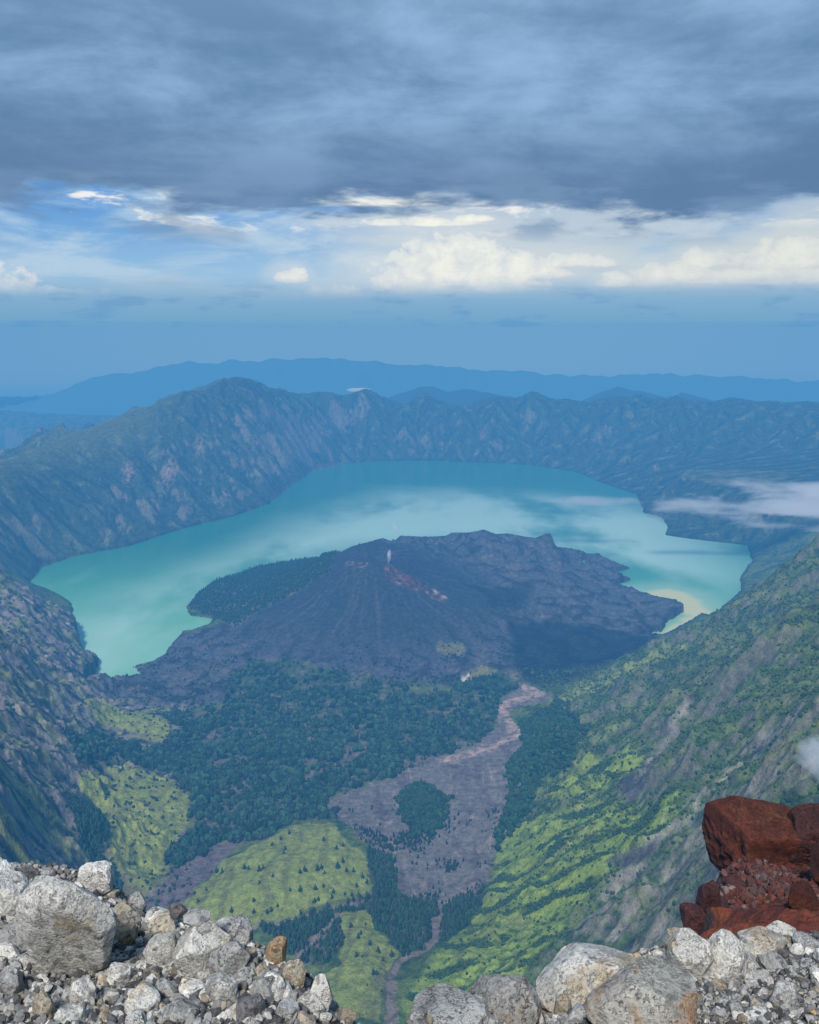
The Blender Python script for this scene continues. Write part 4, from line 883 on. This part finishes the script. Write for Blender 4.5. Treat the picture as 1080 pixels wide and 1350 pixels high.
while len(placed) < 295 and cand < 9000:
    cand += 1
    if rr.random() < .68: px, py = rr.uniform(-15, 470), rr.uniform(1150, 1352)
    else: px, py = rr.uniform(560, 1095), rr.uniform(1232, 1352)
    w = 13 + 36 * rr.random() ** 1.9
    if px > 880 and py > 1290: w *= .5
    if (38 < px < 165 and py < 1172) or inside(px, py, .86) or any((px - a) ** 2 + (py - b) ** 2 < ((w + c) * .34) ** 2 for a, b, c in placed): continue
    d = hit_fg(px, py)
    if d is None or d > 3.5: continue
    z = EYE + ray(px, py)[2] / ray(px, py)[1] * d
    placed.append((px, py, w)); r_ = ray(px, py); k = d / r_[1] / F
    mt = rr.choices(['pale', 'grey', 'ochre', 'dark'], [6, 4, 1.2, 1.2] if px < 500 else [6, 4, 1.4, .6])[0]
    if 345 < px < 480: mt = rr.choices(['pale', 'grey', 'ochre'], [2, 2, 3])[0]
    pi = rr.randrange(14); key = (pi, mt)
    if key not in pm:
        o = mesh_np('stone', *protos[pi], RM[mt], smooth=False); pm[key] = o
    else: o = pm[key].copy(); link(o)
    s = w / 2 * k * 1.1; x_, y_ = r_[0] / r_[1] * d, d
    o.location = (x_, y_, z + s * .15); o.scale = (s * rr.uniform(.85, 1.2), s * rr.uniform(.8, 1.1), s * rr.uniform(.65, 1.1)); o.rotation_euler = (rr.uniform(-.5, .5), rr.uniform(-.5, .5), rr.uniform(0, 6.28))
    nb = min(NEAR, key=lambda t: (t[0] - px) ** 2 + (t[1] - py) ** 2)
    cn = {'pale': 'pale grey', 'grey': 'mid grey', 'ochre': 'buff', 'dark': 'blackish'}[mt]
    sz_ = 'small' if w < 17 else 'fist sized'
    tag(o, f'{sz_} {cn} stone in the rubble around {nb[2]}', 'stone', f'{sz_} {cn} stones around {nb[2]}')
print('stones', len(placed), time.time() - T0)
# ground under the stones, and gravel
gm, g, b = mat_new('gritty_soil'); p = pos(g)
n1 = g.noise(p, 9., 7, .62); n2 = g.noise(p, 70., 6, .65); vv = g.voro(p, 60.)
c = g.mix(g.sst(n1, .35, .65), (.10, .10, .105), (.22, .215, .21)); c = g.mix(g.sst(n2, .5, .35), c, (.045, .045, .05)); c = g.mix(g.m('MULTIPLY', g.sst(n2, .56, .68), .5), c, (.36, .35, .33))
g.put(b.inputs['Base Color'], c); g.put(b.inputs['Normal'], g.bump(g.m('ADD', n2, g.m('MULTIPLY', vv, .6)), 1., .02))
o = mesh_np('rubble_ground', np.stack([GX, GY, GZ], -1).reshape(-1, 3), grid_faces(520, 760), gm); tag(o, kind='structure')
gmat, g, b = mat_new('gravel_stone'); n2 = g.noise(pos(g), 120., 5, .6)
g.put(b.inputs['Base Color'], g.mix(1., attr(g), g.xyz(*[g.m('ADD', .55, g.m('MULTIPLY', n2, .9))] * 3), 'MULTIPLY')); g.put(b.inputs['Normal'], g.bump(n2, .6, .01)); 
def gravel(n, region, smin, smax, seed, label, fn, cols, mul=1., name='gravel', bias=5.):
    r = np.random.default_rng(seed); Vs, Fs, Cs = [], [], []; off = 0; cnt = 0
    gp = [(rock_verts(2 if smax > .008 else 1, 900 + k, 8, .05, cut=(.36, .8)), ICO[2 if smax > .008 else 1][1]) for k in range(8)]
    x, y = region(r, n); z = fn(x, y)
    for k in range(8):
        pv, pf = gp[k]; X_, Y_, Z_ = x[k::8], y[k::8], z[k::8]; m = len(X_)
        s = smin + (smax - smin) * r.random(m) ** bias
        q = r.normal(size=(m, 4)); q /= np.linalg.norm(q, axis=1, keepdims=True); a, b_, c_, d_ = q.T
        R_ = np.stack([1 - 2 * (c_ * c_ + d_ * d_), 2 * (b_ * c_ - a * d_), 2 * (b_ * d_ + a * c_), 2 * (b_ * c_ + a * d_), 1 - 2 * (b_ * b_ + d_ * d_), 2 * (c_ * d_ - a * b_), 2 * (b_ * d_ - a * c_), 2 * (c_ * d_ + a * b_), 1 - 2 * (b_ * b_ + c_ * c_)], 1).reshape(m, 3, 3)
        v = np.einsum('mij,vj->mvi', R_, pv * np.array([1.2, .9, .65])) * s[:, None, None]
        v += np.stack([X_, Y_, Z_ + s * .35], 1)[:, None]
        ci_ = r.choice(len(cols), m); c0_ = np.array(cols)[ci_] * r.uniform(.6, 1.3, (m, 1)) * mul
        Vs.append(v.reshape(-1, 3)); Fs.append((pf[None] + (np.arange(m) * len(pv))[:, None, None] + off).reshape(-1, 3)); Cs.append(np.repeat(c0_, len(pv), 0)); off += m * len(pv)
    o = mesh_np(name, np.concatenate(Vs), np.concatenate(Fs), gmat, np.clip(np.concatenate(Cs), 0, 1).astype(np.float32), smooth=False)
    return tag(o, label, 'gravel', kind='stuff')
GC = [(.40, .39, .375), (.22, .22, .22), (.08, .08, .085), (.24, .235, .23), (.23, .20, .16), (.16, .155, .165), (.06, .06, .065), (.13, .13, .135), (.28, .28, .28)]
def reg(x0, x1):
    return lambda r, n: (lambda y: (r.uniform(x0, x1, n) * y, y))(np.sqrt(r.uniform(1.35 ** 2, 3.7 ** 2, n)))
gravel(34000, reg(-.66, .0), .0028, .022, 3, 'mixed grey gravel and chips filling the gaps of the left rubble ridge', fz, GC)
gravel(24000, reg(.0, .66), .003, .018, 4, 'loose grey gravel slope between the right hand boulders', fz, GC, bias=5.)
print('gravel', time.time() - T0)

# ------------------------------------------------------------------ red outcrop below the rim
rp = []
for a, b_, d in [(1000, 1245, 11.5), (1090, 1250, 11.5), (940, 1236, 12.3), (1160, 1245, 11.5), (950, 1176, 16.6), (985, 1172, 17), (1040, 1160, 17.6), (1090, 1155, 17.8), (1180, 1150, 18), (1000, 1205, 14.2), (1090, 1200, 14.2), (945, 1205, 14.4), (1000, 1185, 15.8), (1080, 1180, 15.6),
                (952, 1166, 18), (1010, 1150, 18.8), (1090, 1140, 19), (960, 1150, 20), (1080, 1128, 20.5)]:
    rp.append(at_d(a, b_, d))
for a, b_, d in [(905, 1240, 12.2), (922, 1205, 14.4), (932, 1175, 16.6), (940, 1160, 18.5)]:
    q = at_d(a, b_, d); rp.append((q[0] + .05, q[1], q[2] - .2)); rp.append((q[0] - .25, q[1], q[2] - 2.)); rp.append((q[0] - .7, q[1] + .2, q[2] - 6)); rp.append((q[0] - 1.6, q[1] + .5, q[2] - 12)); rp.append((q[0] - 4, q[1] + 1, q[2] - 18))
for x, y, z in [(7, 24, -22), (10, 25, -21), (13, 26, -21), (4, 24, -26), (0, 14, -24), (3, 9.5, -11.5), (6, 9, -10), (10, 9, -10)]: rp.append((x, y, EYE + z))
rz0 = rbf(rp, .15)
def rz(x, y): return rz0(x, y) + .30 * fbm(x * .9, y * .9, 5, 501) + .10 * (ridged(x * 1.7, y * 1.7, 5, 505) - .4) + .04 * fbm(x * 7, y * 7, 4, 508)
RX, RY = np.meshgrid(np.linspace(2.2, 13.5, 620), np.linspace(9, 25, 620)); RX = RX * (RY / 17)
RZ = rz(RX, RY); e0, e1 = at_d(908, 1240, 12.2), at_d(940, 1160, 18.5); edge = np.interp(RY, [9, 12.2, 18.5, 25], [e0[0] - .3, e0[0], e1[0], e1[0] + 3.]) + .35 * fbm(RY * 1.3, RX * .3, 4, 521); RZ = RZ - np.maximum(edge - RX, 0) * 9.; sl = np.hypot(np.gradient(RZ, axis=0) / (16 / 619), np.gradient(RZ, axis=1) / (11.3 / 619 * RY / 17))
nn = fbm(RX * .7, RY * .7, 6, 511, .6); nf = fbm(RX * 4, RY * 4, 5, 515, .6)
Rc = np.empty(RX.shape + (3,), np.float32); Rc[:] = C(.125, .034, .026)
Rc = mixc(Rc, C(.17, .05, .03), sst(-.1, .3, nn)); Rc = mixc(Rc, C(.085, .034, .032), sst(.05, -.3, nn * .7 + nf * .5)); Rc = mixc(Rc, C(.05, .035, .04), sst(1.5, 2.6, sl)); Rc = mixc(Rc, C(.10, .055, .06), sst(16.2, 17.2, RY) * .7); Rc *= (1 + .4 * nf)[..., None]
rmat, g, b = mat_new('red_scoria'); n2 = g.noise(pos(g), 9., 8, .65); n3 = g.noise(pos(g), 2.2, 7, .6, .5)
f_ = g.m('ADD', .3, g.m('MULTIPLY', g.m('ADD', n2, n3), .7)); g.put(b.inputs['Base Color'], g.mix(1., attr(g), g.xyz(f_, f_, f_), 'MULTIPLY')); g.put(b.inputs['Normal'], g.bump(g.m('ADD', n2, n3), 1., .12))
o = mesh_np('red_slope', np.stack([RX, RY, RZ], -1).reshape(-1, 3), grid_faces(620, 620), rmat, np.clip(Rc, .004, 1).reshape(-1, 3)); tag(o, kind='structure')
rk_ = dict(f=rz, lo=9.5, hi=24.)
rock(1014, 1122, 134, 112, 'red', 'big square topped red rock block on the outcrop at the right', 181, 6, 1, .42, 1., dd=19.4, deep=.7, tilt=(.0, .03), rot=.1, cut=(.8, .9))
rock(1068, 1108, 64, 74, 'maroon', 'dark red block joined to the right side of the square topped red block', 182, 6, 2, .4, .9, dd=18.9, deep=.9, cut=(.7, .9))
rock(1084, 1134, 32, 58, 'maroon', 'purplish dark rock cut by the right picture edge', 83, 5, 10, .1, dd=16.6, deep=.9)
rock(1060, 1186, 40, 44, 'red', 'knobbly red rock low on the outcrop near the right edge', 84, 6, 14, .22, **rk_)
rock(934, 1188, 30, 50, 'maroon', 'dark upright crag at the left end of the red outcrop', 85, 6, 16, .25, .5, dd=15.2, deep=1.1)
rock(914, 1210, 32, 40, 'maroon', 'dark brown crag below the left end of the red outcrop', 86, 5, 14, .22, .4, dd=14.4, deep=1.1)
rock(975, 1164, 40, 18, 'maroon', 'low dark rock at the foot of the square topped red block', 87, 5, 14, .22, .3, **rk_)
gravel(2600, lambda r, n: (lambda y: (r.uniform(.36, .66, n) * y, y))(r.uniform(15.3, 18.4, n)),   .02, .13, 9, 'reddish stones strewn over the terrace of the red outcrop', rz, [(.09, .045, .045), (.06, .035, .04), (.13, .10, .10), (.10, .035, .028), (.08, .03, .028)], bias=4., name='red_gravel')
print('outcrop', time.time() - T0)
#FG_END
# ------------------------------------------------------------------ sky
def azel(px, py):
    r = ray(px, py); return math.degrees(math.atan2(r[0], r[1])), math.degrees(math.atan2(r[2], math.hypot(r[0], r[1])))
def world():
    w = bpy.data.worlds.new('World'); SC.world = w; w.use_nodes = True; t = w.node_tree; g = N(t)
    bg = t.nodes['Background']; d = g.node('ShaderNodeTexCoord').outputs['Generated']
    sp = g.node('ShaderNodeSeparateXYZ'); g.put(sp.inputs[0], d); x, y, z = sp.outputs
    el = g.m('MULTIPLY', g.m('ARCSINE', z), 57.2958); az = g.m('MULTIPLY', g.m('ARCTAN2', x, y), 57.2958)
    sky = g.node('ShaderNodeTexSky', sky_type='NISHITA'); sky.sun_disc = False; sky.sun_elevation = SUN_EL; sky.sun_rotation = SUN_AZ; sky.altitude = 3000; sky.dust_density = 1.
    skyc = g.mix(1., sky.outputs[0], (.085, .085, .085), 'MULTIPLY')
    L = lambda r_, g_, b_: tuple(((c / 255 + .055) / 1.055) ** 2.4 if c > 10 else c / 3294 for c in (r_, g_, b_))
    zz = g.m('ADD', g.m('MAXIMUM', z, 0.), .05)
    deck = g.xyz(g.m('DIVIDE', x, zz), g.m('DIVIDE', y, zz), 0.)
    flat = g.xyz(az, g.m('MULTIPLY', el, 4.), 0.)                       # streaky coordinates
    ae = g.xyz(az, g.m('MULTIPLY', el, 1.35), 0.)
    # clear band: deep blue high up, pale lower down
    band = g.mix(g.sst(el, 2.0, 8.5), L(150, 200, 232), L(62, 150, 226))
    band = g.mix(.25, band, skyc)
    n = g.noise(flat, .11, 7, .6, .4)
    ci = g.sst(n, .42, .62)
    band = g.mix(g.m('MULTIPLY', ci, .7), band, L(196, 220, 234))
    n = g.noise(g.vm('ADD', flat, (40, 3, 0)), .05, 8, .62, .6)
    right = g.sst(az, -12, 14)
    band = g.mix(g.m('MULTIPLY', g.sst(g.m('ADD', n, g.m('MULTIPLY', right, .16)), .5, .66), .7), band, L(176, 196, 214))
    # thin bright bits right under the deck
    n = g.noise(g.vm('ADD', flat, (7, 90, 0)), .16, 7, .6, .3)
    lay = g.m('MULTIPLY', g.sst(el, 5.6, 7.), g.sst(el, 9.6, 8.)); c_ = g.m('MULTIPLY', g.sst(n, .54, .64), lay)
    band = g.mix(c_, band, L(250, 250, 245))
    # cumulus bank
    nz = g.noise(ae, .62, 9, .58, .3); nz2 = g.noise(g.vm('ADD', ae, (5, 5, 0)), .18, 4, .5)
    warm = None; fld = None
    cums = [  # px, py, half width px, half height px
        (600, 348, 100, 34), (690, 350, 60, 18), (740, 343, 60, 9), (545, 372, 60, 20), (450, 390, 70, 12), (350, 398, 52, 7), (382, 363, 22, 10), (660, 372, 60, 12),
        (20, 378, 34, 24), (80, 390, 70, 9), (860, 364, 34, 13), (815, 369, 30, 8), (930, 338, 26, 12), (905, 358, 30, 12), (980, 364, 90, 9), (1050, 362, 80, 10), (1040, 336, 60, 16), (560, 292, 80, 5), (620, 288, 30, 4), (500, 266, 90, 4)]
    for px, py, hw, hh in cums:
        a, e = azel(px, py); sa = hw / F * 57.3; se = hh / F * 57.3
        q1 = g.m('POWER', g.m('DIVIDE', g.m('SUBTRACT', az, a), sa), 2.)
        de_ = g.m('SUBTRACT', el, e - se * .5); q2 = g.m('POWER', g.m('DIVIDE', g.m('MAXIMUM', g.m('MULTIPLY', de_, -2.6), de_), se * 1.5), 2.)
        v = g.m('SUBTRACT', 1., g.m('ADD', q1, q2)); v = g.m('MAXIMUM', v, -3.)
        fld = v if fld is None else g.node_max(fld, v) if hasattr(g, 'node_max') else g.m('MAXIMUM', fld, v)
    cu = g.m('ADD', fld, g.m('MULTIPLY', g.m('SUBTRACT', nz, .5), 3.6)); cu = g.m('ADD', cu, g.m('MULTIPLY', g.m('SUBTRACT', nz2, .5), 1.6))
    cum_ = g.sst(cu, -.1, .25)
    shade = g.mix(g.sst(g.noise(ae, 1.3, 8, .6), .30, .55), L(226, 228, 224), L(255, 254, 240))
    shade = g.mix(g.sst(cu, .1, 1.2), L(205, 214, 222), shade)
    band = g.mix(cum_, band, g.vm('MULTIPLY', shade, (1.16, 1.16, 1.12)))
    glow = g.sst(fld, -5., 1.); band = g.mix(g.m('MULTIPLY', g.m('MULTIPLY', glow, .58), g.m('ADD', .25, g.m('MULTIPLY', g.sst(az, -20, -3), .75))), band, L(236, 238, 228)); band = g.mix(g.m('MULTIPLY', g.m('MULTIPLY', g.sst(az, 4, 22), g.sst(el, 9, 6.5)), .35), band, L(214, 220, 210))
    # low grey-blue haze below the clouds
    n = g.noise(flat, .12, 5, .5); e2_ = g.m('ADD', el, g.m('MULTIPLY', g.m('SUBTRACT', n, .5), .9))
    low = g.sst(e2_, 3.5, 1.7)
    rp = g.node('ShaderNodeValToRGB'); g.put(rp.inputs[0], g.m('DIVIDE', el, 4.)); sg = np.array([6.6e-5, 8.8e-5, 10.2e-5]); Jh = np.array([.066, .295, .60]); els = [0, .2, .38, .55, .8, 1.1, 1.5, 2.1, 3., 4.]
    for i_, e_ in enumerate(els):
        ln_ = min(21000., 140. / max(math.sin(math.radians(e_)), 1e-4)); T_ = np.exp(-sg * ln_); tg_ = np.array(L(*[a + (b - a) * min(1, e_ / 2.) for a, b in zip((108, 162, 202), (134, 176, 208))]))
        c_ = np.clip((tg_ - Jh * (1 - T_)) / T_, .02, 1.2)
        st = rp.color_ramp.elements[0] if i_ == 0 else rp.color_ramp.elements[-1] if i_ == len(els) - 1 else rp.color_ramp.elements.new(e_ / 4.)
        st.color = (*c_, 1)
    band = g.mix(low, band, rp.outputs[0])
    n = g.noise(g.vm('ADD', flat, (77, 0, 0)), .22, 6, .55); lowst = g.m('MULTIPLY', g.m('MULTIPLY', g.sst(n, .52, .66), low), .42); band = g.mix(lowst, band, L(96, 146, 190))
    # cloud deck
    n1 = g.noise(deck, .42, 9, .55, .3); n2 = g.noise(g.vm('MULTIPLY', deck, (.35, 1., 1.)), .9, 8, .55, .2)
    n3 = g.noise(g.xyz(az, g.m('MULTIPLY', el, 2.6), 4.), .10, 10, .62, .25); nd = g.m('ADD', g.m('MULTIPLY', n1, .40), g.m('ADD', g.m('MULTIPLY', n2, .25), g.m('MULTIPLY', n3, .35)))
    dk = g.mix(g.sst(nd, .42, .60), L(98, 134, 170), L(150, 186, 222))
    dk = g.mix(g.m('MULTIPLY', g.sst(el, 15., 8.5), .62), dk, L(94, 120, 156))
    dk = g.mix(g.m('MULTIPLY', g.sst(el, 14., 21.), .30), dk, L(138, 172, 208))
    ne = g.noise(g.vm('ADD', flat, (3, 21, 0)), .075, 8, .58, .3)
    edge = g.m('ADD', el, g.m('ADD', g.m('MULTIPLY', g.m('SUBTRACT', ne, .5), 7.5), g.m('MULTIPLY', g.m('SUBTRACT', g.noise(flat, .35, 7, .6, .3), .5), 1.8))); edge = g.m('ADD', edge, g.m('MULTIPLY', g.sst(az, -5, 25), .9))
    band2 = g.mix(g.sst(edge, 7.4, 8.7), band, dk)
    # thin grey streaks that hang below the edge
    ns = g.noise(g.vm('ADD', flat, (31, 11, 0)), .09, 7, .55, .2); st_ = g.m('MULTIPLY', g.sst(ns, .52, .64), g.m('MULTIPLY', g.sst(el, 4.6, 7.), .75)); band2 = g.mix(g.m('MULTIPLY', st_, g.sst(el, 11, 9)), band2, L(122, 152, 184))
    below = g.sst(el, .0, -.05); band2 = g.mix(below, band2, (.42, .71, .60))
    # the sky away from the photograph's direction: ordinary broken cloud over blue
    g.put(bg.inputs['Color'], band2); bg.inputs['Strength'].default_value = 1.0
SUN_EL, SUN_AZ = math.radians(54), math.radians(-166)
world()
ld = bpy.data.lights.new('sun', 'SUN'); ld.energy = 5.0; ld.angle = math.radians(9); ld.color = (1., .95, .86)
lo = bpy.data.objects.new('sun', ld); link(lo); lo.location = (0, 0, EYE + 50)
sd = (math.sin(SUN_AZ) * math.cos(SUN_EL), math.cos(SUN_AZ) * math.cos(SUN_EL), math.sin(SUN_EL))
from mathutils import Vector
lo.rotation_euler = Vector(sd).to_track_quat('Z', 'Y').to_euler()
# ------------------------------------------------------------------ camera
cam = bpy.data.cameras.new('camera'); co = bpy.data.objects.new('camera', cam); link(co); SC.camera = co
co.location = (0, 0, EYE); co.rotation_euler = (math.pi / 2 - PITCH, 0, 0)
cam.sensor_fit = 'HORIZONTAL'; cam.sensor_width = 36; cam.lens = F / 1080 * 36; cam.clip_start = .05; cam.clip_end = 300000
SC.view_settings.view_transform = 'Standard'; SC.view_settings.look = 'None'; SC.view_settings.exposure = 0; SC.view_settings.gamma = 1
SC.render.engine = 'CYCLES'
cy_ = SC.cycles; cy_.max_bounces = 6; cy_.diffuse_bounces = 3; cy_.glossy_bounces = 2; cy_.transparent_max_bounces = 16; cy_.volume_bounces = 0
cy_.use_denoising = True
print('done', time.time() - T0)
